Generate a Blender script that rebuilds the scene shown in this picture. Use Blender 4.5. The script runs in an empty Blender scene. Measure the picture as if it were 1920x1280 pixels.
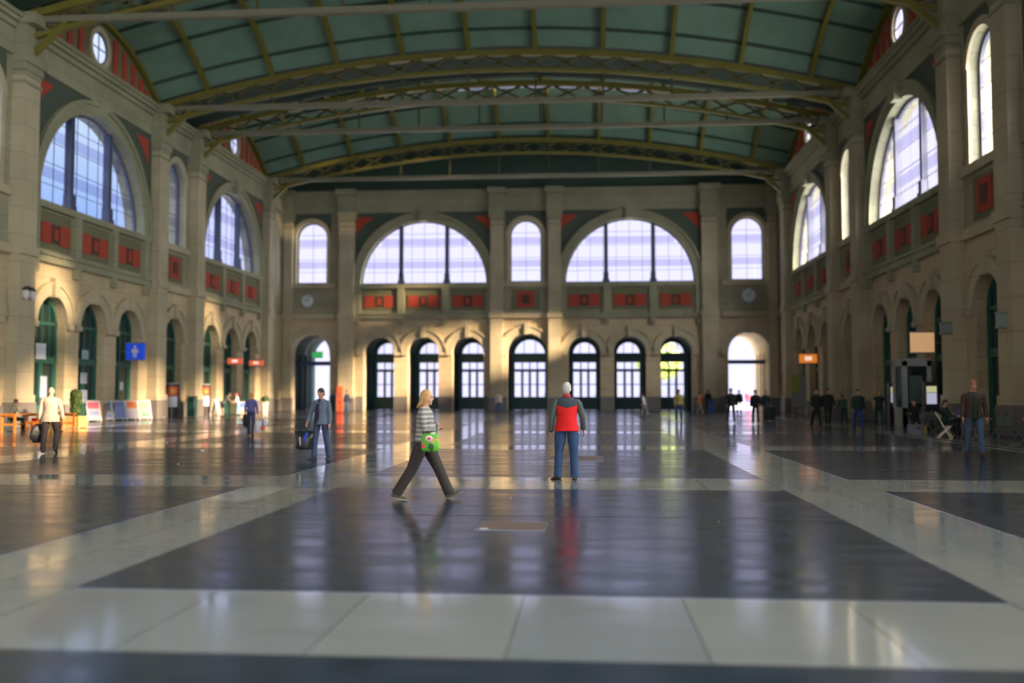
import bpy, bmesh, math, random
from math import sin, cos, pi, radians as R, sqrt, atan2
from mathutils import Vector, Matrix
SC = bpy.context.scene
COL = SC.collection
random.seed(7)

# ------------------------------------------------------------------ camera
F_PX = 1800.0; CAM_H = 1.63
YAW, PITCH = R(4.504), R(3.021)
cam_d = bpy.data.cameras.new('camera'); cam = bpy.data.objects.new('camera', cam_d); COL.objects.link(cam)
cam.location = (0, 0, CAM_H); cam.rotation_euler = (pi/2 + PITCH, 0, YAW)
cam_d.sensor_width = 36; cam_d.lens = F_PX/1920*36; cam_d.clip_end = 600; cam_d.clip_start = .1
cam_d.dof.use_dof = True; cam_d.dof.focus_distance = 17.5; cam_d.dof.aperture_fstop = 0.5
SC.camera = cam
SC.view_settings.view_transform = 'Standard'; SC.view_settings.look = 'None'
SC.view_settings.gamma = 1; SC.view_settings.use_curve_mapping = False
SC.view_settings.exposure = 0.0
SC.cycles.max_bounces = 10; SC.cycles.diffuse_bounces = 6; SC.cycles.glossy_bounces = 4
SC.cycles.transparent_max_bounces = 10; SC.cycles.caustics_reflective = False; SC.cycles.caustics_refractive = False
SC.cycles.sample_clamp_indirect = 4; SC.cycles.use_denoising = True

# ------------------------------------------------------------------ sky
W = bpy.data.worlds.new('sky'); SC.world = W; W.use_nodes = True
nt = W.node_tree; nt.nodes.clear()
def N(t, ty, **k):
    n = t.nodes.new(ty)
    for a, b in k.items(): setattr(n, a, b)
    return n
wo = N(nt, 'ShaderNodeOutputWorld'); bg = N(nt, 'ShaderNodeBackground'); tc = N(nt, 'ShaderNodeTexCoord')
sx = N(nt, 'ShaderNodeSeparateXYZ'); nt.links.new(tc.outputs['Generated'], sx.inputs[0])
# blue sky on the shaded side of the hall, hazy lavender white elsewhere
mr = N(nt, 'ShaderNodeMapRange'); mr.inputs[1].default_value = -.47; mr.inputs[2].default_value = -.29
nt.links.new(sx.outputs[0], mr.inputs[0])
mz = N(nt, 'ShaderNodeMapRange'); mz.inputs[1].default_value = .17; mz.inputs[2].default_value = .30
nt.links.new(sx.outputs[2], mz.inputs[0])
mb_ = N(nt, 'ShaderNodeMixRGB'); mb_.inputs[1].default_value = (.30, .46, .86, 1); mb_.inputs[2].default_value = (.66, .78, 1.0, 1)
nt.links.new(mz.outputs[0], mb_.inputs[0])
mc = N(nt, 'ShaderNodeMixRGB'); mc.inputs[2].default_value = (.82, .80, 1.16, 1)
nt.links.new(mb_.outputs[0], mc.inputs[1]); nt.links.new(mr.outputs[0], mc.inputs[0])
# sky round the low sun, right and out of view, boosted to fill the hall
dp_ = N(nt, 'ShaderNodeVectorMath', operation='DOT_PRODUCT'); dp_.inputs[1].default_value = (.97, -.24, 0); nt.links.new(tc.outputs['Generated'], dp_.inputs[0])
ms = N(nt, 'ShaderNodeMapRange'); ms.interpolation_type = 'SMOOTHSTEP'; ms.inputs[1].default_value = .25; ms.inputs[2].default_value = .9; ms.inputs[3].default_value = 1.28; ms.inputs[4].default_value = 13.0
nt.links.new(dp_.outputs['Value'], ms.inputs[0]); mt_ = N(nt, 'ShaderNodeMapRange'); mt_.interpolation_type = 'SMOOTHSTEP'; mt_.inputs[1].default_value = .32; mt_.inputs[2].default_value = .6; mt_.inputs[3].default_value = 1; mt_.inputs[4].default_value = 4.5  # high sky, also out of view, boosted as extra fill
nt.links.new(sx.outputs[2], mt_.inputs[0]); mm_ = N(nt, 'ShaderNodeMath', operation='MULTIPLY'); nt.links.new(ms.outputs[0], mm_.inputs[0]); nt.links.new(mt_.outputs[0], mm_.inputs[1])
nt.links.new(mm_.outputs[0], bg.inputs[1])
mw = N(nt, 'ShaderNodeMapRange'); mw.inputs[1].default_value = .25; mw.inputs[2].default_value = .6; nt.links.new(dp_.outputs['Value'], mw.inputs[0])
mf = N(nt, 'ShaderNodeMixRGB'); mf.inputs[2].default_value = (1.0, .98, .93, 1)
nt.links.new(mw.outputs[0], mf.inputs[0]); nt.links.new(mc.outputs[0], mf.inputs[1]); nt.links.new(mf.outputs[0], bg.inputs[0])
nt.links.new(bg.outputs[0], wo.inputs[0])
W.cycles.sampling_method = 'MANUAL'; W.cycles.sample_map_resolution = 512

# ------------------------------------------------------------------ sun
SUN_DIR = Vector((-.93, .35, -.305)).normalized()
sl = bpy.data.lights.new('sun', 'SUN'); sl.energy = 32.0; sl.color = (1, .70, .42); sl.angle = R(4)
so = bpy.data.objects.new('sun', sl); COL.objects.link(so); so.rotation_euler = SUN_DIR.to_track_quat('-Z', 'Y').to_euler()

# hall dimensions
XL, XR, YF, YB = -27.2, 16.4, 84.0, -24.0
XC = -5.4
Z_TOP = 19.5

def portal(loc, rot, sx_, sy_):
    l = bpy.data.lights.new('daylight_portal', 'AREA'); l.shape = 'RECTANGLE'; l.size = sx_; l.size_y = sy_
    l.cycles.is_portal = True
    o = bpy.data.objects.new('daylight_portal', l); COL.objects.link(o); o.location = loc; o.rotation_euler = rot

# ------------------------------------------------------------------ materials
def mat(name, col, rough=.7, noise=.12, scale=3.0, metal=0, spec=.5, bump=0, bscale=40, emit=None, coat=0):
    m = bpy.data.materials.new(name); m.use_nodes = True; t = m.node_tree
    b = t.nodes['Principled BSDF']
    b.inputs['Roughness'].default_value = rough; b.inputs['Metallic'].default_value = metal
    b.inputs['Specular IOR Level'].default_value = spec; b.inputs['Coat Weight'].default_value = coat
    c = N(t, 'ShaderNodeTexCoord'); n = N(t, 'ShaderNodeTexNoise'); n.inputs['Scale'].default_value = scale; n.inputs['Detail'].default_value = 4
    t.links.new(c.outputs['Object'], n.inputs['Vector'])
    x = N(t, 'ShaderNodeMixRGB')
    x.inputs[1].default_value = tuple(v*(1-noise) for v in col[:3]) + (1,)
    x.inputs[2].default_value = tuple(min(1, v*(1+noise)) for v in col[:3]) + (1,)
    t.links.new(n.outputs['Fac'], x.inputs[0]); t.links.new(x.outputs[0], b.inputs['Base Color'])
    if bump:
        n2 = N(t, 'ShaderNodeTexNoise'); n2.inputs['Scale'].default_value = bscale; t.links.new(c.outputs['Object'], n2.inputs['Vector'])
        bp = N(t, 'ShaderNodeBump'); bp.inputs['Strength'].default_value = bump; bp.inputs['Distance'].default_value = .02
        t.links.new(n2.outputs['Fac'], bp.inputs['Height']); t.links.new(bp.outputs[0], b.inputs['Normal'])
    if emit:
        b.inputs['Emission Color'].default_value = tuple(emit[:3]) + (1,); b.inputs['Emission Strength'].default_value = emit[3]
    return m

def stone_mat(name, c1, c2, course=.62):
    m = bpy.data.materials.new(name); m.use_nodes = True; t = m.node_tree; b = t.nodes['Principled BSDF']
    b.inputs['Roughness'].default_value = .78
    g = N(t, 'ShaderNodeNewGeometry'); s = N(t, 'ShaderNodeSeparateXYZ'); t.links.new(g.outputs['Position'], s.inputs[0])
    a = N(t, 'ShaderNodeMath', operation='ADD'); t.links.new(s.outputs[0], a.inputs[0]); t.links.new(s.outputs[1], a.inputs[1])
    cb = N(t, 'ShaderNodeCombineXYZ'); t.links.new(a.outputs[0], cb.inputs[0]); t.links.new(s.outputs[2], cb.inputs[1])
    br = N(t, 'ShaderNodeTexBrick'); t.links.new(cb.outputs[0], br.inputs['Vector'])
    br.inputs['Scale'].default_value = 1; br.inputs['Brick Width'].default_value = 1.5; br.inputs['Row Height'].default_value = course
    br.inputs['Mortar Size'].default_value = .012; br.inputs['Color1'].default_value = c1 + (1,); br.inputs['Color2'].default_value = c2 + (1,)
    br.inputs['Mortar'].default_value = tuple(v*.55 for v in c1) + (1,)
    n = N(t, 'ShaderNodeTexNoise'); n.inputs['Scale'].default_value = .35; n.inputs['Detail'].default_value = 6
    t.links.new(g.outputs['Position'], n.inputs['Vector'])
    mp = N(t, 'ShaderNodeMapRange'); mp.inputs[1].default_value = .3; mp.inputs[2].default_value = .7; mp.inputs[3].default_value = .8; mp.inputs[4].default_value = 1.12
    t.links.new(n.outputs['Fac'], mp.inputs[0])
    x = N(t, 'ShaderNodeMixRGB', blend_type='MULTIPLY'); x.inputs[0].default_value = 1
    t.links.new(br.outputs[0], x.inputs[1]); t.links.new(mp.outputs[0], x.inputs[2]); t.links.new(x.outputs[0], b.inputs['Base Color'])
    return m

def floor_mat(name, col, var, rlo, rhi, scuff, bump, spec=.5):
    m = bpy.data.materials.new(name); m.use_nodes = True; t = m.node_tree; b = t.nodes['Principled BSDF']
    g = N(t, 'ShaderNodeNewGeometry')
    mp = N(t, 'ShaderNodeMapping'); mp.inputs['Scale'].default_value = (.7, 2.2, 1); t.links.new(g.outputs['Position'], mp.inputs[0])
    n = N(t, 'ShaderNodeTexNoise'); n.inputs['Scale'].default_value = .9; n.inputs['Detail'].default_value = 9; n.inputs['Roughness'].default_value = .62
    t.links.new(mp.outputs[0], n.inputs['Vector'])
    x = N(t, 'ShaderNodeMixRGB'); x.inputs[1].default_value = tuple(v*(1-var) for v in col) + (1,); x.inputs[2].default_value = tuple(v*(1+var) for v in col) + (1,)
    t.links.new(n.outputs['Fac'], x.inputs[0])
    # dark scuffs of worn-in dirt
    n3 = N(t, 'ShaderNodeTexNoise'); n3.inputs['Scale'].default_value = 2.4; n3.inputs['Detail'].default_value = 5; t.links.new(mp.outputs[0], n3.inputs['Vector'])
    r3 = N(t, 'ShaderNodeMapRange'); r3.inputs[1].default_value = .66; r3.inputs[2].default_value = .74; r3.inputs[3].default_value = 1; r3.inputs[4].default_value = 1-scuff
    t.links.new(n3.outputs['Fac'], r3.inputs[0])
    y = N(t, 'ShaderNodeMixRGB', blend_type='MULTIPLY'); y.inputs[0].default_value = 1
    t.links.new(x.outputs[0], y.inputs[1]); t.links.new(r3.outputs[0], y.inputs[2]); t.links.new(y.outputs[0], b.inputs['Base Color'])
    rr = N(t, 'ShaderNodeMapRange'); rr.inputs[1].default_value = .40; rr.inputs[2].default_value = .60; rr.inputs[3].default_value = rlo; rr.inputs[4].default_value = rhi
    t.links.new(n.outputs['Fac'], rr.inputs[0]); t.links.new(rr.outputs[0], b.inputs['Roughness'])
    n2 = N(t, 'ShaderNodeTexNoise'); n2.inputs['Scale'].default_value = 5; n2.inputs['Detail'].default_value = 6; t.links.new(mp.outputs[0], n2.inputs['Vector'])
    bp = N(t, 'ShaderNodeBump'); bp.inputs['Strength'].default_value = bump; bp.inputs['Distance'].default_value = .01
    t.links.new(n2.outputs['Fac'], bp.inputs['Height']); t.links.new(bp.outputs[0], b.inputs['Normal'])
    b.inputs['Specular IOR Level'].default_value = spec
    b.inputs['Specular Tint'].default_value = (.72, .86, 1.0, 1)
    return m

def glass_mat(name, tint, gloss=.08, rough=.04):
    m = bpy.data.materials.new(name); m.use_nodes = True; t = m.node_tree; t.nodes.clear()
    o = N(t, 'ShaderNodeOutputMaterial'); a = N(t, 'ShaderNodeBsdfTransparent'); a.inputs[0].default_value = tint + (1,)
    g = N(t, 'ShaderNodeBsdfGlossy'); g.inputs['Roughness'].default_value = rough; x = N(t, 'ShaderNodeMixShader'); x.inputs[0].default_value = gloss
    t.links.new(a.outputs[0], x.inputs[1]); t.links.new(g.outputs[0], x.inputs[2]); t.links.new(x.outputs[0], o.inputs[0])
    return m

STONE = stone_mat('stone', (.56, .46, .29), (.51, .42, .265))
STONEU = stone_mat('upper_wall_stone', (.35, .335, .225), (.32, .305, .205))
TRIMU = stone_mat('olive_grey_trim', (.33, .33, .215), (.31, .31, .20), 1.3)
TRIM = stone_mat('stone_trim', (.50, .445, .30), (.47, .415, .275), 1.3)
PLINTH = mat('plinth_stone', (.16, .15, .14), .6)
GREENP = mat('green_painted_plaster', (.075, .10, .075), .8)
OLIVEP = mat('olive_panel', (.17, .17, .09), .8)
REDP = mat('red_terracotta_panel', (.42, .060, .030), .8)
DKRED = mat('dark_roundel', (.10, .05, .03), .8)
TEAL = mat('teal_painted_wood', (.022, .105, .085), .45)
TEALD = mat('dark_teal_paint', (.016, .036, .036), .95, spec=.1)
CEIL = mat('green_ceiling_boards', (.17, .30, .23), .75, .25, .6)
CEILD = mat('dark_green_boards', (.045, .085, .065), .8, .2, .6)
OLIVE = mat('olive_painted_iron', (.17, .155, .022), .55, .2, 1)
DOLIVE = mat('dark_olive_iron', (.075, .075, .02), .6, .2, 1)
PALEI = mat('pale_painted_iron', (.20, .195, .13), .6, .15, 1)
BARS = mat('window_bars', (.10, .11, .16), .5)
MULL = mat('window_mullion', (.06, .07, .13), .5)
GLASS = glass_mat('window_glass', (.94, .95, .97))
BAND = glass_mat('frosted_band_glass', (.72, .70, .80), .05)
DGLASS = mat('dark_shop_glass', (.012, .03, .03), .08, .2, 1, spec=.8)
DARK = [floor_mat('dark_floor_slabs', (.020, .030, .044), .35, .15, .24, .35, .05, .6)]
LIGHTS_ = [floor_mat('light_floor_tile_%s' % w, c, .10, .06, .14, .15, .010) for w, c in
           (('grey', (.19, .205, .205)), ('beige', (.21, .22, .208)), ('cool', (.18, .195, .20)), ('white', (.34, .36, .35)))]
LINE = mat('pale_floor_strip', (.40, .40, .36), .4)
BLACK = mat('black_plastic', (.02, .02, .022), .45)
GREYM = mat('brushed_grey_metal', (.30, .31, .32), .35, metal=.8)
WHITEP = mat('white_paint', (.75, .74, .72), .5)
BLACKCOAT = mat('black_lacquer', (.025, .022, .028), .3)
ORWOOD = mat('orange_stained_wood', (.80, .27, .035), .45, .2, 6)
WOOD = mat('light_pine_wood', (.62, .36, .12), .55, .2, 6)
LEAF = mat('bush_leaves', (.045, .085, .014), .6, .4, 12)
LEAFD = mat('dark_leaves', (.03, .09, .02), .6, .4, 12)
SKIN = mat('skin', (.62, .33, .22), .5, .05)
SKINR = mat('ruddy_skin', (.55, .27, .17), .5, .05)
M = {}
def cm(name, col, rough=.75, **k):
    if name not in M: M[name] = mat(name, col, rough, **k)
    return M[name]

# ------------------------------------------------------------------ mesh builder
class MB:
    def __init__(s): s.v = []; s.f = []; s.mi = []; s.cur = 0
    def add(s, vs, fs):
        n = len(s.v); s.v += [tuple(v) for v in vs]
        for f in fs: s.f.append(tuple(i+n for i in f)); s.mi.append(s.cur)
    def quad(s, a, b, c, d): s.add([a, b, c, d], [(0, 1, 2, 3)])
    def hexa(s, p): s.add(p, [(0, 3, 2, 1), (4, 5, 6, 7), (0, 1, 5, 4), (1, 2, 6, 5), (2, 3, 7, 6), (3, 0, 4, 7)])
    def box(s, x0, x1, y0, y1, z0, z1):
        s.hexa([(x0, y0, z0), (x1, y0, z0), (x1, y1, z0), (x0, y1, z0), (x0, y0, z1), (x1, y0, z1), (x1, y1, z1), (x0, y1, z1)])
    def bar(s, a, b, w, h=None, up=(0, 0, 1)):
        a, b = Vector(a), Vector(b); h = h or w; d = (b-a).normalized(); u = Vector(up)
        if abs(d.dot(u)) > .98: u = Vector((0, 1, 0))
        x = d.cross(u).normalized()*w/2; y = x.cross(d).normalized()*h/2
        s.hexa([a-x-y, a+x-y, a+x+y, a-x+y, b-x-y, b+x-y, b+x+y, b-x+y])
    def loft(s, rings):
        n = len(rings[0]); vs = [p for r in rings for p in r]; fs = []
        for i in range(len(rings)-1):
            for j in range(n): k = (j+1) % n; fs.append((i*n+j, i*n+k, (i+1)*n+k, (i+1)*n+j))
        fs.append(tuple(range(n))[::-1]); fs.append(tuple(range((len(rings)-1)*n, len(rings)*n)))
        s.add(vs, fs)
    def limb(s, pts, rads, ref=(1, 0, 0), n=12, cap=True):
        P = [Vector(p) for p in pts]; Rr = [(r, r) if not isinstance(r, tuple) else r for r in rads]
        rings = []; T = []
        for i in range(len(P)):
            a = P[max(0, i-1)]; b = P[min(len(P)-1, i+1)]; T.append((b-a).normalized())
        if cap:
            P = [P[0]-T[0]*max(Rr[0])*.45] + P + [P[-1]+T[-1]*max(Rr[-1])*.45]
            Rr = [(Rr[0][0]*.62, Rr[0][1]*.62)] + Rr + [(Rr[-1][0]*.62, Rr[-1][1]*.62)]; T = [T[0]]+T+[T[-1]]
        for p, t, (ra, rb) in zip(P, T, Rr):
            r = Vector(ref); x = (r-t*r.dot(t))
            if x.length < .05: r = Vector((0, 1, 0)); x = r-t*r.dot(t)
            x.normalize(); y = t.cross(x)
            rings.append([p+x*cos(2*pi*k/n)*ra+y*sin(2*pi*k/n)*rb for k in range(n)])
        s.loft(rings)
    def cyl(s, a, b, r0, r1=None, n=16): s.limb([a, b], [r0, r1 if r1 is not None else r0], n=n, cap=False)
    def lathe(s, prof, c=(0, 0, 0), n=20):
        s.loft([[(c[0]+r*cos(2*pi*k/n), c[1]+r*sin(2*pi*k/n), c[2]+z) for k in range(n)] for r, z in prof])
    def ell(s, c, r, nu=14, nv=9, fn=None):
        rings = []
        for i in range(1, nv):
            th = pi*i/nv; ring = []
            for k in range(nu):
                ph = 2*pi*k/nu; p = Vector((sin(th)*cos(ph)*r[0], sin(th)*sin(ph)*r[1], -cos(th)*r[2]))
                if fn: p = fn(p)
                ring.append(Vector(c)+p)
            rings.append(ring)
        s.loft(rings)
    def xf(s, mtx): s.v = [tuple(mtx @ Vector(v)) for v in s.v]; return s
    def build(s, name, mats, parent=None, smooth=False, bevel=0):
        me = bpy.data.meshes.new(name); me.from_pydata(s.v, [], s.f)
        if not isinstance(mats, (list, tuple)): mats = [mats]
        for m in mats: me.materials.append(m)
        if len(mats) > 1: me.polygons.foreach_set('material_index', s.mi)
        bm = bmesh.new(); bm.from_mesh(me); bmesh.ops.recalc_face_normals(bm, faces=bm.faces)
        if bevel: bmesh.ops.bevel(bm, geom=bm.edges[:], offset=bevel, segments=1, affect='EDGES')
        bm.to_mesh(me); bm.free()
        if smooth: me.polygons.foreach_set('use_smooth', [True]*len(me.polygons))
        me.update(); o = bpy.data.objects.new(name, me); COL.objects.link(o)
        if parent: o.parent = parent
        return o

def thing(name, label, cat, loc=(0, 0, 0), rz=0, group=None):
    o = bpy.data.objects.new(name, None); COL.objects.link(o); o.location = loc; o.rotation_euler = (0, 0, rz)
    o.empty_display_size = .2; return tag(o, label, cat, group)
def tag(o, label, cat, group=None):
    o['label'] = label; o['category'] = cat
    if group: o['group'] = group
    return o
def struct(name, mb, m, smooth=False):
    o = mb.build(name, m, None, smooth); o['kind'] = 'structure'; return o
def sempty(name, loc=(0, 0, 0)):
    o = bpy.data.objects.new(name, None); COL.objects.link(o); o.location = loc; o['kind'] = 'structure'; return o

def ground(px, py):
    """floor point seen at a pixel of the 1920x1280 photograph"""
    f = Vector((-sin(YAW)*cos(PITCH), cos(YAW)*cos(PITCH), sin(PITCH))); r = Vector((cos(YAW), sin(YAW), 0)); u = r.cross(f)
    v = f+r*(px-960)/F_PX-u*(py-640)/F_PX; t = -CAM_H/v.z; return Vector((v.x*t, v.y*t, 0))

# ================================================================== FLOOR
def edges(spans, lo, hi, tile):
    """cut a length into (a, b, is_band) pieces, bands in tiles"""
    out = []; p = lo
    for a, b in spans:
        if b <= lo or a >= hi: continue
        a = max(a, lo); b = min(b, hi)
        if a > p: out.append((p, a, False))
        out.append((a, b, True)); p = b
    if p < hi: out.append((p, hi, False))
    return out
xb = [(-5.05+9.1*k-.80, -5.05+9.1*k+.77) for k in range(-2, 3)]
yb = [(-16.2, -14.3), (-5.0, -3.1), (5.93, 7.79), (16.28, 18.42), (27.55, 29.6), (38.3, 40.4), (49.3, 51.4), (60.3, 62.4), (71.3, 73.4)]
fm = MB(); rng = random.Random(3)
for x0, x1, bx in edges(xb, XL-.5, XR+.5, 0):
    for y0, y1, by in edges(yb, YB, YF+.5, 0):
        if not bx and not by:
            fm.cur = 0; fm.quad((x0, y0, 0), (x1, y0, 0), (x1, y1, 0), (x0, y1, 0)); continue
        nx = max(1, round((x1-x0)/(.78 if bx else 1.25))); ny = max(1, round((y1-y0)/(1.95 if not bx else (2.1 if not by else 1.0))))
        for i in range(nx):
            for j in range(ny):
                a, b = x0+(x1-x0)*i/nx, x0+(x1-x0)*(i+1)/nx; c, d = y0+(y1-y0)*j/ny, y0+(y1-y0)*(j+1)/ny
                q = rng.random(); fm.cur = 1 if q < .5 else 2 if q < .78 else 3 if q < .985 else 4
                if abs(a+5.85) < .1 and (c-.3 < 14.2 < d): fm.cur = 4
                g = .004
                fm.quad((a+g, c+g, 0), (b-g, c+g, 0), (b-g, d-g, 0), (a+g, d-g, 0))
                fm.cur = 0
                fm.quad((a, c, -.003), (b, c, -.003), (b, d, -.003), (a, d, -.003))
fl = struct('floor', fm, DARK+LIGHTS_)
sm = MB(); sm.box(11.72, 11.84, 8, 82, 0, .004); sm.box(12.32, 12.44, 8, 82, 0, .004); o = struct('trim_1', sm, LINE)
jm = MB(); jm.box(-4.2, 3.2, 12.72, 12.745, 0, .002); struct('trim_2', jm, mat('dark_joint', (.03, .03, .03), .8))

# ================================================================== WALLS
far = lambda u, z, d: (u, YF+d, z)
left = lambda u, z, d: (XL-d, u, z)
right = lambda u, z, d: (XR+d, u, z)
def wbox(mb, m, u0, u1, z0, z1, d0, d1):
    mb.hexa([m(u0, z0, d0), m(u1, z0, d0), m(u1, z0, d1), m(u0, z0, d1), m(u0, z1, d0), m(u1, z1, d0), m(u1, z1, d1), m(u0, z1, d1)])
def arcpts(uc, zc, r, n=24, a0=0, a1=pi): return [(uc-r*cos(a0+(a1-a0)*i/n), zc+r*sin(a0+(a1-a0)*i/n)) for i in range(n+1)]
def register(mb, m, u0, u1, z0, z1, ops, d0=0., d1=1.1):
    """wall slab between two heights with round-headed openings (uc, half width, sill, springing)"""
    p = u0; q = lambda a, b, c, d: (mb.quad(m(a, c, d0), m(b, c, d0), m(b, d, d0), m(a, d, d0)), mb.quad(m(a, c, d1), m(b, c, d1), m(b, d, d1), m(a, d, d1)))
    for uc, hw, zs, zp in sorted(ops):
        if uc-hw > p: q(p, uc-hw, z0, z1)
        if zs > z0:
            q(uc-hw, uc+hw, z0, zs); mb.quad(m(uc-hw, zs, d0), m(uc+hw, zs, d0), m(uc+hw, zs, d1), m(uc-hw, zs, d1))
        for s in (-1, 1):
            if zp > zs: mb.quad(m(uc+s*hw, zs, d0), m(uc+s*hw, zs, d1), m(uc+s*hw, zp, d1), m(uc+s*hw, zp, d0))
        A = arcpts(uc, zp, hw)
        for (ua, za), (ub, zb) in zip(A, A[1:]):
            for d in (d0, d1): mb.quad(m(ua, za, d), m(ub, zb, d), m(ub, z1, d), m(ua, z1, d))
            mb.quad(m(ua, za, d0), m(ub, zb, d0), m(ub, zb, d1), m(ua, za, d1))
        p = uc+hw
    if p < u1: q(p, u1, z0, z1)
def ring(mb, m, uc, zc, r0, r1, d0, d1, n=24, a0=0, a1=pi):
    A = arcpts(uc, zc, r0, n, a0, a1); B = arcpts(uc, zc, r1, n, a0, a1)
    for i in range(n):
        p = [m(*A[i], d0), m(*A[i+1], d0), m(*A[i+1], d1), m(*A[i], d1), m(*B[i], d0), m(*B[i+1], d0), m(*B[i+1], d1), m(*B[i], d1)]
        mb.hexa(p)

R_L = 5.65; Z_S = 11.2           # lunette radius and sill
BIGS = [71.4, 50.8, 30.2, 9.6, -11.0]; NARS = [61.1, 40.6, 20.0, -.6]
DOORHW, ZSP = 1.38, 5.15
cnt = {'window': 0, 'door': 0, 'trim': 2}
def nxt(k): cnt[k] += 1; return '%s_%d' % (k, cnt[k])

def window(m, uc, hw, zs, zp, mull, depth=.5, bands=2):
    nm = nxt('window'); top = zp+hw
    fr = MB(); ring(fr, m, uc, zp, hw-.14, hw, depth-.12, depth+.04)
    wbox(fr, m, uc-hw, uc+hw, zs, zs+.16, depth-.12, depth+.04)
    if zp-zs > .3:
        for s in (-1, 1): wbox(fr, m, *sorted((uc+s*hw, uc+s*(hw-.14))), zs, zp, depth-.12, depth+.04)
    hgt = lambda u: zp+sqrt(max(0, hw*hw-(u-uc)**2))
    k = int(hw*2/1.05)
    for i in range(1, k):
        u = uc-hw+2*hw*i/k; wbox(fr, m, u-.014, u+.014, zs, hgt(u), depth-.04, depth)
    nz = int((top-zs)/1.05)
    for i in range(1, nz):
        z = zs+(top-zs)*i/nz; w = hw if z < zp else sqrt(max(0, hw*hw-(z-zp)**2)); wbox(fr, m, uc-w, uc+w, z-.014, z+.014, depth-.04, depth)
    o = struct(nm, fr, BARS)
    if mull:
        for s in (-1, 1):
            u = uc+s*hw*.36; a = MB(); wbox(a, m, u-.16, u+.16, zs, hgt(u), depth-.3, depth+.08)
            wbox(a, m, u-.30, u+.30, zs, zs+.35, depth-.42, depth+.08); wbox(a, m, u-.22, u+.22, zs+.35, zs+.95, depth-.38, depth+.08)
            a.build('mullion', MULL, o)
    g = MB(); g.add([m(u, z, depth-.02) for u, z in ([(uc-hw, zs)] if zp-zs > .3 else [])+arcpts(uc, zp, hw-.02, 32)+([(uc+hw, zs)] if zp-zs > .3 else [])], [tuple(range(33+(2 if zp-zs > .3 else 0)))])
    g.build('glass_pane', GLASS, o)
    for t in ((.26, .62) if bands else ()):
        z = zs+(top-zs)*t; z2 = z+.62; w = min(hw if z < zp else sqrt(max(0, hw*hw-(z-zp)**2)), hw if z2 < zp else sqrt(max(0, hw*hw-(z2-zp)**2)))
        b = MB(); b.quad(m(uc-w, z, depth+.03), m(uc+w, z, depth+.03), m(uc+w, z2, depth+.03), m(uc-w, z2, depth+.03)); b.build('frosted_band', BAND, o)
    return o

def arch_trim(m, uc, hw, zp, lamp=False, z0=0, wid=.55):
    a = MB(); ring(a, m, uc, zp, hw, hw+wid, -.14, 0); ring(a, m, uc, zp, hw+wid, hw+wid+.14, -.22, 0)
    wbox(a, m, uc-.2, uc+.2, zp+hw-.1, zp+hw+wid+.35, -.34, 0)
    if z0 is not None:
        for s in (-1, 1):
            wbox(a, m, *sorted((uc+s*(hw+.02), uc+s*(hw+wid))), zp-.28, zp, -.22, 0)
    return a

def big_bay(m, uc, doors=True, frieze=True):
    """archivolt, spandrels, frieze panels and arcade trim of one wide bay"""
    a = MB(); ring(a, m, uc, Z_S, R_L, R_L+.55, -.16, 0, 40); ring(a, m, uc, Z_S, R_L+.55, R_L+.78, -.30, 0, 40)
    wbox(a, m, uc-.32, uc+.32, Z_S+R_L-.05, Z_S+R_L+.95, -.5, 0)
    wbox(a, m, uc-6.5, uc+6.5, Z_S-.34, Z_S, -.28, 0)            # sill course
    wbox(a, m, uc-6.5, uc+6.5, 8.15, 8.5, -.24, 0); wbox(a, m, uc-6.5, uc+6.5, 8.5, 8.62, -.34, 0)
    for s in (-1, -.335, .335, 1):
        u = uc+s*5.95; wbox(a, m, u-.28, u+.28, 8.62, Z_S-.34, -.26, 0); wbox(a, m, u-.2, u+.2, 7.6, 8.15, -.3, 0)
    struct(nxt('trim'), a, TRIMU)
    # green spandrels with red corner panels
    g = MB(); g.cur = 0
    R2 = R_L+.78
    for s in (-1, 1):
        pts = [(uc+s*6.55, Z_S+.2)]
        arc = [(uc+s*R2*cos(t), Z_S+R2*sin(t)) for t in [R(2+84*i/16) for i in range(17)]]
        for (ua, za), (ub, zb) in zip(arc, arc[1:]):
            g.quad(m(ua, za, -.05), m(ub, zb, -.05), m(ub, 17.62, -.05), m(ua, 17.62, -.05))
        g.quad(m(uc+s*6.43, Z_S, -.05), m(uc+s*6.62, Z_S, -.05), m(uc+s*6.62, 17.62, -.05), m(uc+s*6.43, 17.62, -.05))
        g.cur = 1
        poly = [(uc+s*6.15, 17.25), (uc+s*6.15, 15.7), (uc+s*5.75, 16.15), (uc+s*5.35, 16.55), (uc+s*4.8, 16.95), (uc+s*4.5, 17.25)]
        g.add([m(u, z, -.09) for u, z in poly], [tuple(range(len(poly)))])
        g.cur = 0
    # frieze of three panels
    for k in (-1, 0, 1):
        u = uc+k*3.97; wd = 1.55 if k == 0 else 1.5
        g.cur = 2; wbox(g, m, u-wd, u+wd, 8.85, Z_S-.45, -.04, 0)
        g.cur = 1
        wbox(g, m, u-wd+.18, u-.42, 9.15, 10.2, -.09, 0); wbox(g, m, u+.42, u+wd-.18, 9.15, 10.2, -.09, 0)
        g.cur = 3; wbox(g, m, u-.36, u+.36, 9.2, 10.15, -.10, 0); g.cur = 1; wbox(g, m, u-.17, u+.17, 9.4, 9.95, -.13, 0)
        g.cur = 0
    struct(nxt('trim'), g, [GREENP, REDP, OLIVEP, DKRED])
    if doors:
        b = MB()
        for k in (-1, 0, 1):
            t = arch_trim(m, uc+k*4.1, DOORHW, ZSP); b.add(t.v, t.f)
        struct(nxt('trim'), b, TRIM)

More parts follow.
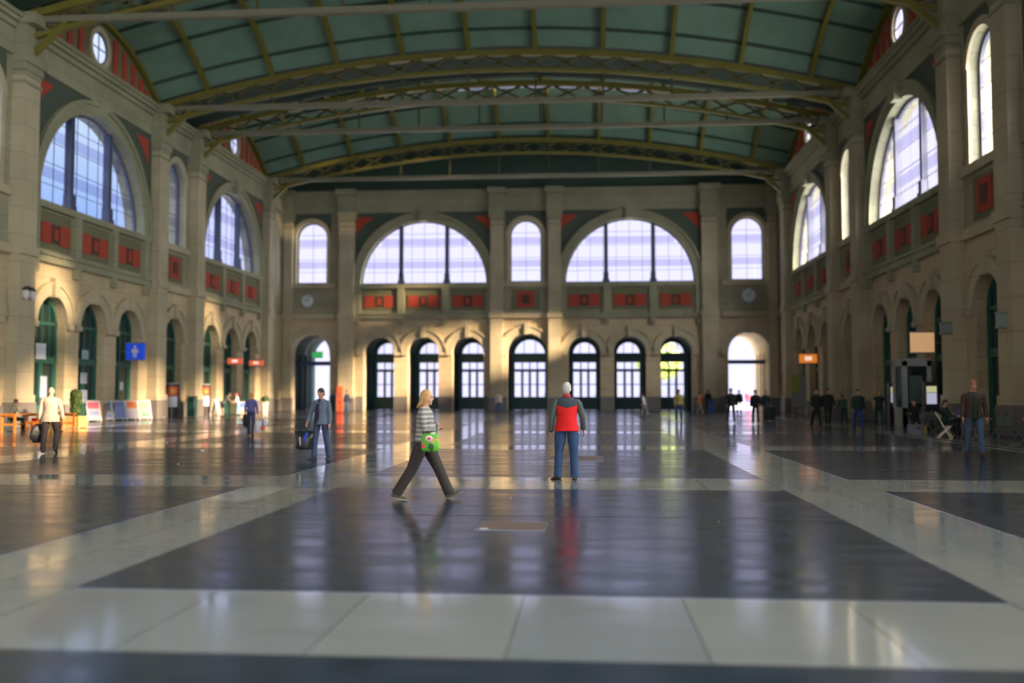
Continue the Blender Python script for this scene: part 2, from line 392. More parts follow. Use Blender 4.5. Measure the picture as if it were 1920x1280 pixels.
def narrow_bay(m, uc, panel=True, hw=1.38, door=True, dhw=1.6, zsp=ZSP):
    a = MB(); ring(a, m, uc, 15.45, hw, hw+.38, -.14, 0)
    for s in (-1, 1): wbox(a, m, *sorted((uc+s*hw, uc+s*(hw+.3))), Z_S+.1, 15.45, -.1, 0)
    wbox(a, m, uc-2.2, uc+2.2, Z_S-.3, Z_S+.1, -.22, 0); wbox(a, m, uc-2.2, uc+2.2, 8.15, 8.6, -.28, 0)
    if door:
        t = arch_trim(m, uc, dhw, zsp); a.add(t.v, t.f)
    struct(nxt('trim'), a, TRIM)
    g = MB(); g.cur = 0; 
    for s in (-1, 1):
        arc = [(uc+s*(hw+.38)*cos(t), 15.45+(hw+.38)*sin(t)) for t in [R(90*i/10) for i in range(11)]]
        for (ua, za), (ub, zb) in zip(arc, arc[1:]): g.quad(m(ua, za, -.05), m(ub, zb, -.05), m(ub, 17.62, -.05), m(ua, 17.62, -.05))
    if panel:
        g.cur = 2; wbox(g, m, uc-1.25, uc+1.25, 8.85, 10.7, -.04, 0); g.cur = 1; wbox(g, m, uc-.75, uc+.75, 9.1, 10.5, -.09, 0)
        g.cur = 3; wbox(g, m, uc-.35, uc+.35, 9.4, 10.2, -.12, 0)
    struct(nxt('trim'), g, [GREENP, REDP, OLIVEP, DKRED])

def pilaster(m, uc, w=1.35, pr=.62):
    a = MB(); h = w/2
    a.cur = 1; wbox(a, m, uc-h-.12, uc+h+.12, 0, 1.15, -pr-.12, 0); a.cur = 0
    wbox(a, m, uc-h-.08, uc+h+.08, 1.15, 1.5, -pr-.08, 0); wbox(a, m, uc-h, uc+h, 1.5, 16.7, -pr, 0)
    wbox(a, m, uc-h-.1, uc+h+.1, 8.15, 8.6, -pr-.12, 0)
    a.cur = 2; wbox(a, m, uc-h-.06, uc+h+.06, 16.3, 16.45, -pr-.06, 0)
    wbox(a, m, uc-h-.1, uc+h+.1, 16.95, 17.3, -pr-.1, 0); wbox(a, m, uc-h-.18, uc+h+.18, 17.3, 17.75, -pr-.2, 0); wbox(a, m, uc-h, uc+h, 16.7, 16.95, -pr-.05, 0)
    # entablature broken out over the pilaster
    wbox(a, m, uc-h-.1, uc+h+.1, 17.75, 19.1, -pr-.12, 0); wbox(a, m, uc-h-.25, uc+h+.25, 19.1, 19.62, -pr-.6, 0)
    struct(nxt('trim'), a, [TRIM, PLINTH, TRIMU])

def entablature(m, u0, u1):
    a = MB()
    for z0, z1, p in ((17.62, 17.85, .18), (17.85, 18.9, .10), (18.9, 19.15, .28), (19.15, 19.35, .5), (19.35, 19.55, .65)): wbox(a, m, u0, u1, z0, z1, -p, 0)
    struct(nxt('trim'), a, TRIMU)

# ---- side walls
def side_wall(name, m, nearfull):
    wm = MB()
    lo = []; hi = []
    for i, b in enumerate(BIGS):
        hi.append((b, R_L, Z_S, Z_S))
        if i < nearfull: lo += [(b+k*4.1, DOORHW, 0, ZSP) for k in (-1, 0, 1)]
    for i, b in enumerate(NARS):
        hi.append((b, 1.38, Z_S+.1, 15.45))
        if i < nearfull: lo.append((b, 1.38, 0, ZSP))
    register(wm, m, YB, YF, 0, 8.4, lo); wm.cur = 1; register(wm, m, YB, YF, 8.4, Z_TOP, hi)
    struct(name, wm, [STONE, STONEU])
side_wall('wall_left', left, 2); side_wall('wall_right', right, 2)
for mm in (left, right):
    for i, b in enumerate(BIGS):
        if i < 3: big_bay(mm, b, doors=i < 2); window(mm, b, R_L, Z_S, Z_S, True)
    for i, b in enumerate(NARS):
        if i < 2: narrow_bay(mm, b, dhw=1.38); window(mm, b, 1.38, Z_S+.1, 15.45, False)
        if i < 3:
            for s in (-1, 1): pilaster(mm, b+s*2.95)
    pilaster(mm, 78.9); entablature(mm, YB, YF)
    pl = MB(); 
    cur = YB; ops = sorted([b+k*4.1 for b in BIGS[:2] for k in (-1, 0, 1)]+NARS[:2])
    for c in ops: wbox(pl, mm, cur, c-DOORHW, 0, 1.0, -.1, 0); cur = c+DOORHW
    wbox(pl, mm, cur, YF, 0, 1.0, -.1, 0); struct('baseboard_left' if mm is left else 'baseboard_right', pl, PLINTH)

# ---- far wall
FB = [XC-9.1, XC+9.1]; FN = [XC-19.25, XC, XC+19.25]
wm = MB(); DW = 1.75
lo = [(b+k*3.98, DOORHW, 0, 5.15) for b in FB for k in (-1, 0, 1)]+[(XC+.1, DW, 0, 5.05), (FN[0], DW, 0, 5.05), (FN[2], DW, 0, 5.05)]
hi = [(b, R_L+.05, Z_S, Z_S) for b in FB]+[(b, 1.42, Z_S+.1, 15.45) for b in FN]
register(wm, far, XL-1.1, XR+1.1, 0, 8.4, lo, 0, 1.1); wm.cur = 1; register(wm, far, XL-1.1, XR+1.1, 8.4, Z_TOP, hi, 0, 1.1)
struct('wall_far', wm, [STONE, STONEU])
for b in FB: big_bay(far, b, doors=False); window(far, b, R_L+.05, Z_S, Z_S, True)
tb = MB()
for c, h, zz0, zp in lo: t = arch_trim(far, c, h, zp); tb.add(t.v, t.f)
struct(nxt('trim'), tb, TRIM)
for i, b in enumerate(FN): narrow_bay(far, b, panel=i == 1, door=False); window(far, b, 1.42, Z_S+.1, 15.45, False)
for s in (-1, 1): pilaster(far, XC+s*2.55, 1.1, .42); pilaster(far, XC+s*15.95, 1.35, .55); pilaster(far, XC+s*21.3, .8, .5)
entablature(far, XL, XR)
pl = MB(); cur = XL
for c, h, _, _ in sorted(lo): wbox(pl, far, cur, c-h, 0, 1.25, -.1, 0); cur = c+h
wbox(pl, far, cur, XR, 0, 1.25, -.1, 0); struct('baseboard_far', pl, PLINTH)

# vestibules behind the far arches and the glazed outer doors
def vestibule(uc, hw, zp, d0, d1, m_):
    v = MB(); h2 = hw+.02
    for s in (-1, 1): v.quad(far(uc+s*h2, 0, d0), far(uc+s*h2, 0, d1), far(uc+s*h2, zp, d1), far(uc+s*h2, zp, d0))
    A = arcpts(uc, zp, h2, 20)
    for a, b in zip(A, A[1:]): v.quad(far(*a, d0), far(*b, d0), far(*b, d1), far(*a, d1))
    # ribs of a panelled lining
    for k in range(1, 4):
        d = d0+(d1-d0)*k/4
        for s in (-1, 1): wbox(v, far, *sorted((uc+s*h2, uc+s*(h2-.08))), 0, zp, d-.06, d+.06)
    struct(nxt('trim'), v, m_)
def glazed_door(uc, hw, zp, d, cols):
    nm = nxt('door'); f = MB(); top = zp+hw
    bd = .36; ring(f, far, uc, zp, hw-bd, hw+.02, d-.08, d+.08)
    for s in (-1, 1): wbox(f, far, *sorted((uc+s*hw, uc+s*(hw-bd))), 0, zp, d-.08, d+.08)
    wbox(f, far, uc-hw, uc+hw, 4.35, 5.2, d-.1, d+.1)
    wbox(f, far, uc-hw, uc+hw, 3.5, 3.75, d-.1, d+.1)
    for i in range(1, cols):
        hi_ = hw-bd; u = uc-hi_+2*hi_*i/cols; wbox(f, far, u-.11, u+.11, 0, 3.6, d-.07, d+.07); wbox(f, far, u-.05, u+.05, 3.6, 4.4, d-.05, d+.05)
    for i in (-1, 1): u = uc+i*hw*.3; wbox(f, far, u-.03, u+.03, 5.2, zp+sqrt(hw*hw-(u-uc)**2), d-.04, d+.04)
    o = struct(nm, f, TEAL)
    for i in range(cols):
        hi_ = hw-bd; a = uc-hi_+2*hi_*i/cols-.01; b = uc-hi_+2*hi_*(i+1)/cols+.01
        p = MB(); wbox(p, far, a, b, .01, 1.2, d-.05, d+.05); wbox(p, far, a, b, 2.3, 2.38, d-.03, d+.03); p.build('door_leaf', TEAL, o)
        h = MB(); wbox(h, far, b-.08, b-.04, 1.15, 1.5, d-.14, d-.05); h.build('door_handle', GREYM, o)
    g = MB(); g.quad(far(uc-hw, 1.2, d), far(uc+hw, 1.2, d), far(uc+hw, 4.4, d), far(uc-hw, 4.4, d))
    A = arcpts(uc, zp, hw, 20); g.add([far(uc-hw, 5.1, d), far(uc+hw, 5.1, d)][:0]+[far(*p, d) for p in A], [tuple(range(21))])
    g.build('glass_pane', GLASS, o)
    return o
for b in FB:
    for k in (-1, 0, 1):
        vestibule(b+k*3.98, DOORHW, 5.15, 1.1, 4.3, TEALD); glazed_door(b+k*3.98, DOORHW, 5.15, 4.2, 3)
vestibule(XC+.1, DW, 5.05, 1.1, 4.3, TEALD); glazed_door(XC+.1, DW, 5.05, 4.2, 4)
for u, mt in ((FN[0], TEALD), (FN[2], STONE)):
    vestibule(u, DW, 5.05, 1.1, 7.6, mt)
ob = MB()  # outer block between the vestibules so no daylight leaks around them
zlist = sorted(lo)
register(ob, far, XL-1.1, XR+1.1, 0, 8.4, lo, 4.35, 4.5); struct('trim_outer', ob, STONE)
vf = MB(); vf.box(XL, XR, YF+.4, YF+8.2, -.05, -.002); struct('floor_vestibule', vf, LIGHTS_[0])

# arcade infill on the side walls
POSTER_GLINTC = [(.55, .60, .70), (.35, .45, .52), (.62, .56, .42)]
def shop_door(m, uc, hw, zp, d=.55, side='l', poster=None):
    nm = nxt('door'); f = MB()
    ring(f, m, uc, zp, hw-.16, hw, d-.1, d+.06, 20)
    for s in (-1, 1): wbox(f, m, *sorted((uc+s*hw, uc+s*(hw-.16))), 0, zp, d-.1, d+.06)
    wbox(f, m, uc-hw, uc+hw, 3.1, 3.45, d-.12, d+.06); wbox(f, m, uc-hw, uc+hw, zp-.1, zp+.08, d-.1, d+.06)
    wbox(f, m, uc-.07, uc+.07, 0, 3.1, d-.1, d+.06); wbox(f, m, uc-.05, uc+.05, 3.45, zp+hw-.05, d-.08, d+.06)
    for t in (-.5, .5): wbox(f, m, uc+t*hw*1.05-.03, uc+t*hw*1.05+.03, 3.45, zp+hw*.8, d-.06, d+.04)
    o = struct(nm, f, TEAL)
    for s in (-1, 1):
        a, b = sorted((uc+s*.07, uc+s*(hw-.16)))
        p = MB(); wbox(p, m, a, b, 0, .95, d-.07, d+.03); wbox(p, m, a, a+.12, .95, 3.1, d-.07, d+.03); wbox(p, m, b-.12, b, .95, 3.1, d-.07, d+.03); p.build('door_leaf', TEAL, o)
        h = MB(); hx = uc+s*.16; wbox(h, m, hx-.02, hx+.02, 1.0, 1.45, d-.16, d-.12); h.build('door_handle', GREYM, o)
    g = MB(); A = arcpts(uc, zp, hw-.05, 20); g.add([m(uc-hw, 0, d+.02)]+[m(*p, d+.02) for p in A]+[m(uc+hw, 0, d+.02)], [tuple(range(23))])
    g.build('glass_pane', DGLASS, o)
    if poster:
        for (pu, pz, pw, ph, col) in poster:
            q = MB(); wbox(q, m, uc+pu-pw/2, uc+pu+pw/2, pz-ph/2, pz+ph/2, d-.13, d-.11); q.build('poster', cm('poster_%d' % (int(col[0]*100)), col), o)  # pale panels: posters, also painted stand-ins for pane reflections and shop lights
POSTER_GLINTS = {0: [(-.1, 3.7, .9, .8, (.55, .62, .72)), (.2, 1.9, .6, 1.1, (.35, .42, .55))], 1: [(.1, 3.7, .7, .5, (.32, .45, .50)), (0, 2.4, .7, .6, (.40, .48, .60)), (.05, 1.4, .7, .7, (.37, .45, .58))],
      2: [(.2, 2.0, .4, .5, (.34, .42, .5))], 3: None}
i = 0
for b in (50.8, 71.4):
    for k in (-1, 0, 1):
        shop_door(left, b+k*4.1, DOORHW, ZSP, poster=POSTER_GLINTS.get(i)); i += 1
        shop_door(right, b+k*4.1, DOORHW, ZSP)
for b in NARS[:2]:
    shop_door(left, b, DOORHW, ZSP); shop_door(right, b, DOORHW, ZSP)

# ================================================================== ROOF
def za(x): return 19.5+2.95*(1-((x-XC)/21.8)**2)
def zr(x, y, y0, y1):
    c = (y0+y1)/2; return za(x)+.55+2.6*(1-((y-c)/((y1-y0)/2))**2)
BAYS = [(64.05, 78.75), (43.55, 58.15), (23.0, 37.65), (2.4, 17.05), (-18.2, -3.55)]
LOWS = [(78.75, 84.6), (58.15, 64.05), (37.65, 43.55), (17.05, 23.0), (-3.55, 2.4), (-24, -18.2)]
PUR = [XC+.2+2.075+4.15*k for k in range(-5, 5)]
cut = [XL-.4]+PUR+[XR+.4]
cl = MB()
SKY = [(-11.35, -7.3), (-7.2, -3.15), (-3.05, 1.0), (1.1, 5.15)]
for bi, (y0, y1) in enumerate(BAYS):
    NX, NY = 44, 20
    for i in range(NX):
        for j in range(NY):
            a = XL-.4+(XR-XL+.8)*i/NX; b = XL-.4+(XR-XL+.8)*(i+1)/NX; c = y0+(y1-y0)*j/NY; d = y0+(y1-y0)*(j+1)/NY
            if bi == 0 and j == 12 and -11 < a < 4.4: continue
            cl.quad((a, c, zr(a, c, y0, y1)), (b, c, zr(b, c, y0, y1)), (b, d, zr(b, d, y0, y1)), (a, d, zr(a, d, y0, y1)))
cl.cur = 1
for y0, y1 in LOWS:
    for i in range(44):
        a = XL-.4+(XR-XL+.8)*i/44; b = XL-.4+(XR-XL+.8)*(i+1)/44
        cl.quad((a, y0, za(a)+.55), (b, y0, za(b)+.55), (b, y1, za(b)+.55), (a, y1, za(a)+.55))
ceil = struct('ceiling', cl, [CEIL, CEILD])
yk = [b[0] for b in BAYS]
for bi, (y0, y1) in enumerate(BAYS[:2]):
    for x in PUR:
        p = MB(); n = 14
        for j in range(n):
            a = y0+(y1-y0)*j/n; b = y0+(y1-y0)*(j+1)/n
            p.bar((x, a, zr(x, a, y0, y1)-.16), (x, b, zr(x, b, y0, y1)-.16), .26, .34)
        p.build('purlin', OLIVE, ceil)
    for t in (.08, .24, .38, .5, .62, .76, .92):
        y = y0+(y1-y0)*t; p = MB()
        for i in range(22):
            a = XL+(XR-XL)*i/22; b = XL+(XR-XL)*(i+1)/22
            p.bar((a, y, zr(a, y, y0, y1)-.08), (b, y, zr(b, y, y0, y1)-.08), .14, .16)
        p.build('cross_rib', CEILD, ceil)
y0, y1 = BAYS[0]; j = 12; c = y0+(y1-y0)*j/20; d = y0+(y1-y0)*(j+1)/20
for a, b in SKY:
    g = MB(); g.quad((a, c, zr(a, c, y0, y1)), (b, c, zr(b, c, y0, y1)), (b, d, zr(b, d, y0, y1)), (a, d, zr(a, d, y0, y1))); g.build('skylight_pane', BAND, ceil)

# trusses
TR = [(78.75, 'olive arched iron roof truss in front of the far end wall'), (64.05, 'olive arched roof truss with pale tie beam, second from the far wall'),
      (58.15, 'olive arched iron roof truss with pale tie beam across the middle of the ceiling'), (43.55, 'olive iron roof truss cut by the top edge of the photo')]
for yt, lab in TR:
    t = thing('roof_truss', lab, 'roof truss', (XC, yt, Z_TOP))
    zz = lambda x: za(x)-Z_TOP
    def arcbar(off, w, h, name, m_):
        p = MB()
        for i in range(30):
            a = XL+(XR-XL)*i/30; b = XL+(XR-XL)*(i+1)/30; p.bar((a-XC, 0, zz(a)+off), (b-XC, 0, zz(b)+off), w, h)
        p.build(name, m_, t)
    arcbar(.12, .42, .34, 'upper_chord', OLIVE); arcbar(-.95, .3, .2, 'lower_chord', OLIVE)
    p = MB(); p.bar((XL-XC, 0, .05), (XR-XC, 0, .05), .34, .30); p.build('tie_beam', PALEI, t)
    w = MB(); xs = [XL+(XR-XL)*i/21 for i in range(22)]
    for i, (a, b) in enumerate(zip(xs, xs[1:])):
        w.bar((a-XC, 0, zz(a)-.95), (b-XC, 0, zz(b)), .10, .14); w.bar((a-XC, 0, zz(a)), (b-XC, 0, zz(b)-.95), .10, .14)
    w.build('lattice_web', DOLIVE, t)
    for x in PUR:
        if zz(x) > 1.3:
            v = MB(); v.bar((x-XC, 0, .2), (x-XC, 0, zz(x)-.9), .12, .12); v.build('hanger', DOLIVE, t)
    for s in (-1, 1):
        b = MB(); e = (XL if s < 0 else XR)-XC; b.bar((e, 0, -2.2), (e-s*2.3, 0, -.05), .25, .25); b.bar((e-s*.15, 0, -2.4), (e-s*.15, 0, 0), .3, .3); b.build('wall_bracket', OLIVE, t)

# attic walls with round windows under the roof arches
def attic(m, x, bays):
    a = MB(); pnl = MB()
    for y0, y1 in bays:
        c = (y0+y1)/2; n = 40; r = .92; zc = 20.85
        for i in range(n):
            u0 = y0+(y1-y0)*i/n; u1 = y0+(y1-y0)*(i+1)/n; z0_, z1_ = zr(x, u0, y0, y1), zr(x, u1, y0, y1)
            if min(abs(u0-c), abs(u1-c)) < r-.01 and max(abs(u0-c), abs(u1-c)) <= r+.4:
                h0 = sqrt(max(0, r*r-(u0-c)**2)); h1 = sqrt(max(0, r*r-(u1-c)**2))
                a.quad(m(u0, Z_TOP, .05), m(u1, Z_TOP, .05), m(u1, zc-h1, .05), m(u0, zc-h0, .05)); a.quad(m(u0, zc+h0, .05), m(u1, zc+h1, .05), m(u1, z1_+.1, .05), m(u0, z0_+.1, .05))
            else: a.quad(m(u0, Z_TOP, .05), m(u1, Z_TOP, .05), m(u1, z1_+.1, .05), m(u0, z0_+.1, .05))
    struct(nxt('trim'), a, OLIVEP)
    for y0, y1 in bays[:2]:
        c = (y0+y1)/2; q = MB()
        for s in (-1, 1):
            for off in (1.9, 3.0, 4.1, 5.1, 5.9):
                u = c+s*off; top = zr(x, u+s*.35, y0, y1)-.45
                if top > Z_TOP+.3: wbox(q, m, u-.25, u+.25, Z_TOP+.12, top, -.03, .05)
        struct(nxt('trim'), q, REDP)
        w = MB(); ring(w, m, c, 20.85, .9, 1.18, -.12, .1, 32, 0, 2*pi); o = struct(nxt('window'), w, TRIM)
        bb = MB(); ring(bb, m, c, 20.85, .80, .9, 0, .06, 24, 0, 2*pi); wbox(bb, m, c-.03, c+.03, 19.95, 21.75, 0, .05); wbox(bb, m, c-.9, c+.9, 20.82, 20.88, 0, .05); bb.build('window_frame', BARS, o)
        g = MB(); A = arcpts(c, 20.85, .9, 24, 0, 2*pi)[:-1]; g.add([m(*p, .06) for p in A], [tuple(range(24))]); g.build('glass_pane', GLASS, o)
        e = MB()
        for i in range(24):
            u0 = y0+(y1-y0)*i/24; u1 = y0+(y1-y0)*(i+1)/24; e.bar(m(u0, zr(x, u0, y0, y1)-.2, -.12), m(u1, zr(x, u1, y0, y1)-.2, -.12), .3, .3)
        struct(nxt('trim'), e, OLIVE)
    b = MB()
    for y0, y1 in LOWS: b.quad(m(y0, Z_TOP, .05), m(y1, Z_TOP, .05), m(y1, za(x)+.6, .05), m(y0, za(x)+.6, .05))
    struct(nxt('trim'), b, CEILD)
attic(left, XL, BAYS); attic(right, XR, BAYS)
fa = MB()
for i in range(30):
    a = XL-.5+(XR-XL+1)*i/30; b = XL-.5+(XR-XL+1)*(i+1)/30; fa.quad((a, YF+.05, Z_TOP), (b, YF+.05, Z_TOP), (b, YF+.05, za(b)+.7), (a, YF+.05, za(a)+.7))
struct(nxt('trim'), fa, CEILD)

# daylight portals in the openings
for b in BIGS: portal((XL-1.3, b, 14.1), (0, -pi/2, 0), 5.9, 11.4); portal((XR+1.3, b, 14.1), (0, pi/2, 0), 5.9, 11.4)
for b in FB: portal((b, YF+1.3, 14.1), (-pi/2, 0, 0), 11.4, 5.9)
for b in FN: portal((b, YF+1.3, 14.1), (-pi/2, 0, 0), 2.9, 5.7)
portal((XC, YF+8.5, 3.3), (-pi/2, 0, 0), 42, 6.8)
portal((XC, YB-.1, 10.5), (pi/2, 0, 0), XR-XL, 21)
for b in NARS: portal((XR+1.3, b, 14.1), (0, pi/2, 0), 5.7, 2.8)

# ================================================================== OUTSIDE
st = MB(); st.box(-90, 90, YF+8.2, 150, -.06, -.01); tag(st.build('street_ground', mat('sunlit_paving', (.55, .53, .5), .8)), 'pale paved street outside the far doors', 'street'); bpy.data.objects['street_ground']['kind'] = 'structure'
def leafball(mb, c, r, n, size, seed=1, squash=1, up=False):
    g = random.Random(seed)
    for _ in range(n):
        d = Vector((g.gauss(0, 1), g.gauss(0, 1), g.gauss(0, 1))).normalized(); k = r*(.80+.24*g.random())
        p = Vector(c)+Vector((d.x*k, d.y*k, d.z*k*squash)); a = Vector((g.gauss(0, 1), g.gauss(0, 1), g.gauss(0, 1))).normalized(); b = a.cross(d).normalized(); a = b.cross(d+a*.6).normalized()
        mb.add([p-a*size-b*size*.5, p+a*size*.1-b*size*.6, p+a*size, p+a*size*.1+b*size*.6], [(0, 1, 2, 3)])
def tree(x, y, h, r, label, seed):
    t = thing('street_tree', label, 'tree', (x, y, 0), 0)
    k = MB(); k.limb([(0, 0, 0), (.1, 0, h*.35), (0, .1, h*.6)], [.22, .16, .10]); k.limb([(.1, 0, h*.35), (.9, .2, h*.6)], [.1, .05]); k.limb([(.05, 0, h*.4), (-.8, -.2, h*.62)], [.1, .05]); k.build('trunk', mat('bark', (.12, .09, .06)), t, True)
    c = MB(); leafball(c, (0, 0, h*.68), r, 900, .22, seed); leafball(c, (.9, .3, h*.6), r*.65, 500, .22, seed+1); leafball(c, (-.9, -.3, h*.62), r*.65, 500, .22, seed+2); c.build('crown', mat('sunlit_leaves', (.32, .42, .06), .6, .3, 4), t)
tree(7.6, 104, 7.5, 2.3, 'yellow green street tree seen through the doors right of the centre', 11)
tree(13.4, 112, 8.5, 2.4, 'yellow green street tree seen through the right arches, left of the open passage', 21)

# ================================================================== CLOCKS, SIGNS, LAMPS
def wall_clock(x, z, label):
    t = thing('wall_clock', label, 'clock', (x, YF, z)); r = .62
    a = MB(); a.cyl((0, -.02, 0), (0, -.16, 0), r, r, 28); a.build('clock_case', GREYM, t)
    a = MB(); a.cyl((0, -.155, 0), (0, -.17, 0), r*.9, r*.9, 28); a.build('clock_face', cm('clock_white', (.62, .72, .72)), t)
    a = MB()
    for k in range(12):
        a = MB(); q = 2*pi*k/12; a.bar((sin(q)*r*.72, -.18, cos(q)*r*.72), (sin(q)*r*.84, -.18, cos(q)*r*.84), .04, .02, (0, 1, 0)); a.build('hour_mark', BLACK, t)
    for q, L in ((R(-70), .32), (R(20), .46)): h = MB(); h.bar((0, -.19, 0), (sin(q)*L, -.19, cos(q)*L), .05, .02, (0, 1, 0)); h.build('clock_hand', BLACK, t)
wall_clock(-24.95, 9.75, 'pale round wall clock above the left passage of the far wall')
wall_clock(13.9, 9.95, 'pale round wall clock above the open right passage of the far wall')

def bracket_sign(name, label, cat, loc, w, h, col, emit=None, depth=.18, emblem=None, rz=0):
    t = thing(name, label, cat, loc, rz)
    a = MB(); a.box(-w/2, w/2, -depth/2, depth/2, -h/2, h/2); a.build('sign_panel', mat('sign_'+label[:14], col, .4, emit=emit), t, bevel=.01)
    for z_ in (h/2, -h/2-.05): a = MB(); a.box(-w/2-.03, w/2+.03, -depth/2-.02, depth/2+.02, z_, z_+.05); a.build('frame_rail', GREYM, t)
    if emblem: emblem(t, w, h, depth)
    return t
def emb_figure(t, w, h, d):
    a = MB(); y = -d/2-.012
    a.cyl((0, y+.01, h*.28), (0, y, h*.28), .09, .09, 14); a.box(-.1, .1, y, y+.01, -h*.05, h*.16); a.box(-.2, -.12, y, y+.01, -h*.08, h*.14); a.box(.12, .2, y, y+.01, -h*.08, h*.14)
    a.box(-.1, -.02, y, y+.01, -h*.38, -h*.04); a.box(.02, .1, y, y+.01, -h*.38, -h*.04); a.build('emblem', WHITEP, t)
def brk(t, dx):
    a = MB(); a.bar((0, 0, 0), (dx, 0, 0), .06, .06); a.build('sign_arm', GREYM, t)
s1 = bracket_sign('projecting_sign', 'blue square sign with a white figure emblem, on the left arcade', 'sign', (-26.35, 54.2, 4.0), 1.1, .95, (.01, .07, .65), (.01, .08, .8, .35), emblem=emb_figure); brk(s1, -1.0)
def white_spot(t, w, h, d):
    a = MB(); a.box(-w*.2, w*.2, -d/2-.012, -d/2, -h*.2, h*.25); a.build('sign_motif', mat('lit_white', (.9, .8, .7), emit=(1, .8, .65, .8)), t)
s2 = bracket_sign('lit_sign', 'red lit sign on the left arcade, left one of two', 'sign', (-26.3, 70.0, 3.95), 1.1, .42, (.8, .10, .05), (1, .18, .08, .55), emblem=white_spot); brk(s2, -1.0)
s3 = bracket_sign('lit_sign', 'red lit sign on the left arcade, right one nearer the corner', 'sign', (-26.3, 74.6, 3.95), 1.1, .42, (.8, .10, .05), (1, .18, .08, .55), emblem=white_spot); brk(s3, -1.0)
s4 = bracket_sign('lit_sign', 'orange lit oval sign on the dark right arcade near the corner', 'sign', (15.55, 69.3, 4.0), 1.2, .62, (.9, .22, .02), (1, .28, .03, .55), emblem=white_spot); brk(s4, 1.2)
s5 = bracket_sign('lit_sign', 'glowing beige box sign above the grey kiosk on the right arcade', 'sign', (15.6, 46.2, 3.95), 1.05, .92, (.8, .5, .25), (1, .58, .28, .42)); brk(s5, .8)
s6 = bracket_sign('projecting_sign', 'white box sign at the right edge of the photo', 'sign', (15.4, 34.2, 2.05), .75, .45, (.5, .5, .55)); brk(s6, 1.0)
s7 = bracket_sign('projecting_sign', 'pale grey sign over the third right arch, above the kiosk', 'sign', (15.7, 43.0, 4.4), .8, .42, (.30, .34, .33)); brk(s7, .7)
s8 = bracket_sign('projecting_sign', 'pale round-cornered sign on the nearest right arch', 'sign', (15.75, 37.6, 4.35), .6, .5, (.32, .38, .36)); brk(s8, .65)
s9 = bracket_sign('exit_sign', 'green lit exit sign inside the left passage of the far wall', 'sign', (-24.75, 86.6, 5.05), .95, .5, (.05, .5, .12), (.06, .7, .15, .5), .12)
def beam_sign(label, x0, x1, y, z, h, col):
    a = MB(); a.box(x0, x1, y-.12, y+.12, z-h/2, z+h/2); tag(a.build('direction_sign', mat('beam_'+label[:12], col, .5), bevel=.01), label, 'sign')
beam_sign('long dark blue direction sign across the left passage', FN[0]-1.74, FN[0]+1.74, 86.2, 4.25, .38, (.05, .06, .20))
beam_sign('long dark blue direction sign across the open right passage', FN[2]-1.74, FN[2]+1.74, 86.2, 4.3, .34, (.02, .06, .16))

def lantern(loc, label, side):
    t = thing('wall_lantern', label, 'lamp', loc)
    a = MB(); a.box(side*.0-.05, .05, -.12, .12, -.5, .6); a.bar((0, 0, .3), (-side*.75, 0, .45), .06, .06); a.bar((0, 0, -.3), (-side*.7, 0, .4), .04, .04); a.build('bracket', BLACK, t)
    for dy in (-.25, .25):
        b = MB(); b.bar((-side*.72, 0, .42), (-side*.72, dy, .3), .04, .04); b.build('lamp_arm', BLACK, t)
        b = MB(); b.lathe([(.05, -.3), (.17, -.16), (.19, .0), (.12, .14), (.04, .2)], (-side*.72, dy, .1)); b.build('lamp_globe', cm('globe_white', (.6, .6, .58), .3), t, True)
        b = MB(); b.lathe([(.21, 0), (.16, .06), (.03, .16)], (-side*.72, dy, .28)); b.build('lamp_cap', BLACK, t, True)
lantern((XL, 43.55, 6.2), 'black twin globe wall lantern left of the left arcade', -1)

# ================================================================== FLOOR PIECES
def hatch(x0, x1, y0, y1, label):
    t = thing('floor_hatch', label, 'hatch', ((x0+x1)/2, (y0+y1)/2, 0)); a, b = (x1-x0)/2, (y1-y0)/2
    m = MB(); m.box(-a, a, -b, b, 0, .006); m.build('cover_plate', cm('rusty_plate', (.13, .09, .075), .5), t)
    m = MB(); w = .02
    for q in ((-a-w, a+w, -b-w, -b), (-a-w, a+w, b, b+w), (-a-w, -a, -b, b), (a, a+w, -b, b)): m.box(*q, 0, .009)
    m.build('cover_frame', GREYM, t)
    m = MB(); m.box(-a+.03, -a+.13, -b+.04, -b+.12, .006, .010); m.build('lifting_grip', cm('pale_grip', (.55, .55, .55), .4), t)
hatch(-1.32, -.52, 11.40, 12.08, 'brown rectangular floor hatch right of the walking woman')
hatch(-.95, .35, 23.0, 24.6, 'rectangular floor hatch behind the man in the red vest')
def litter(px, py, s, label, seed):
    p = ground(px, py); m = MB(); g = random.Random(seed)
    m.ell((0, 0, s*.35), (s, s*.8, s*.35), 9, 6, lambda v: v*(1+.35*(g.random()-.5))); o = m.build('crumpled_paper', WHITEP); o.location = p; tag(o, label, 'litter')
litter(379, 846, .065, 'white crumpled paper lying on the dark floor left of the man in blue', 1)
litter(313, 830, .03, 'small white paper scrap on the light band in front of the kiosks', 2)
litter(334, 870, .025, 'tiny white scrap on the dark floor below the crumpled paper', 3)
litter(157, 851, .03, 'small white paper scrap right of the man in the beige jacket', 4)
for n_, (px, py, lab) in enumerate([(958, 934, 'tiny white speck of litter on the floor right of the walking woman'), (1347, 978, 'tiny speck of litter at the right of the large dark floor panel')]): litter(px, py, .012, lab, 8+n_)

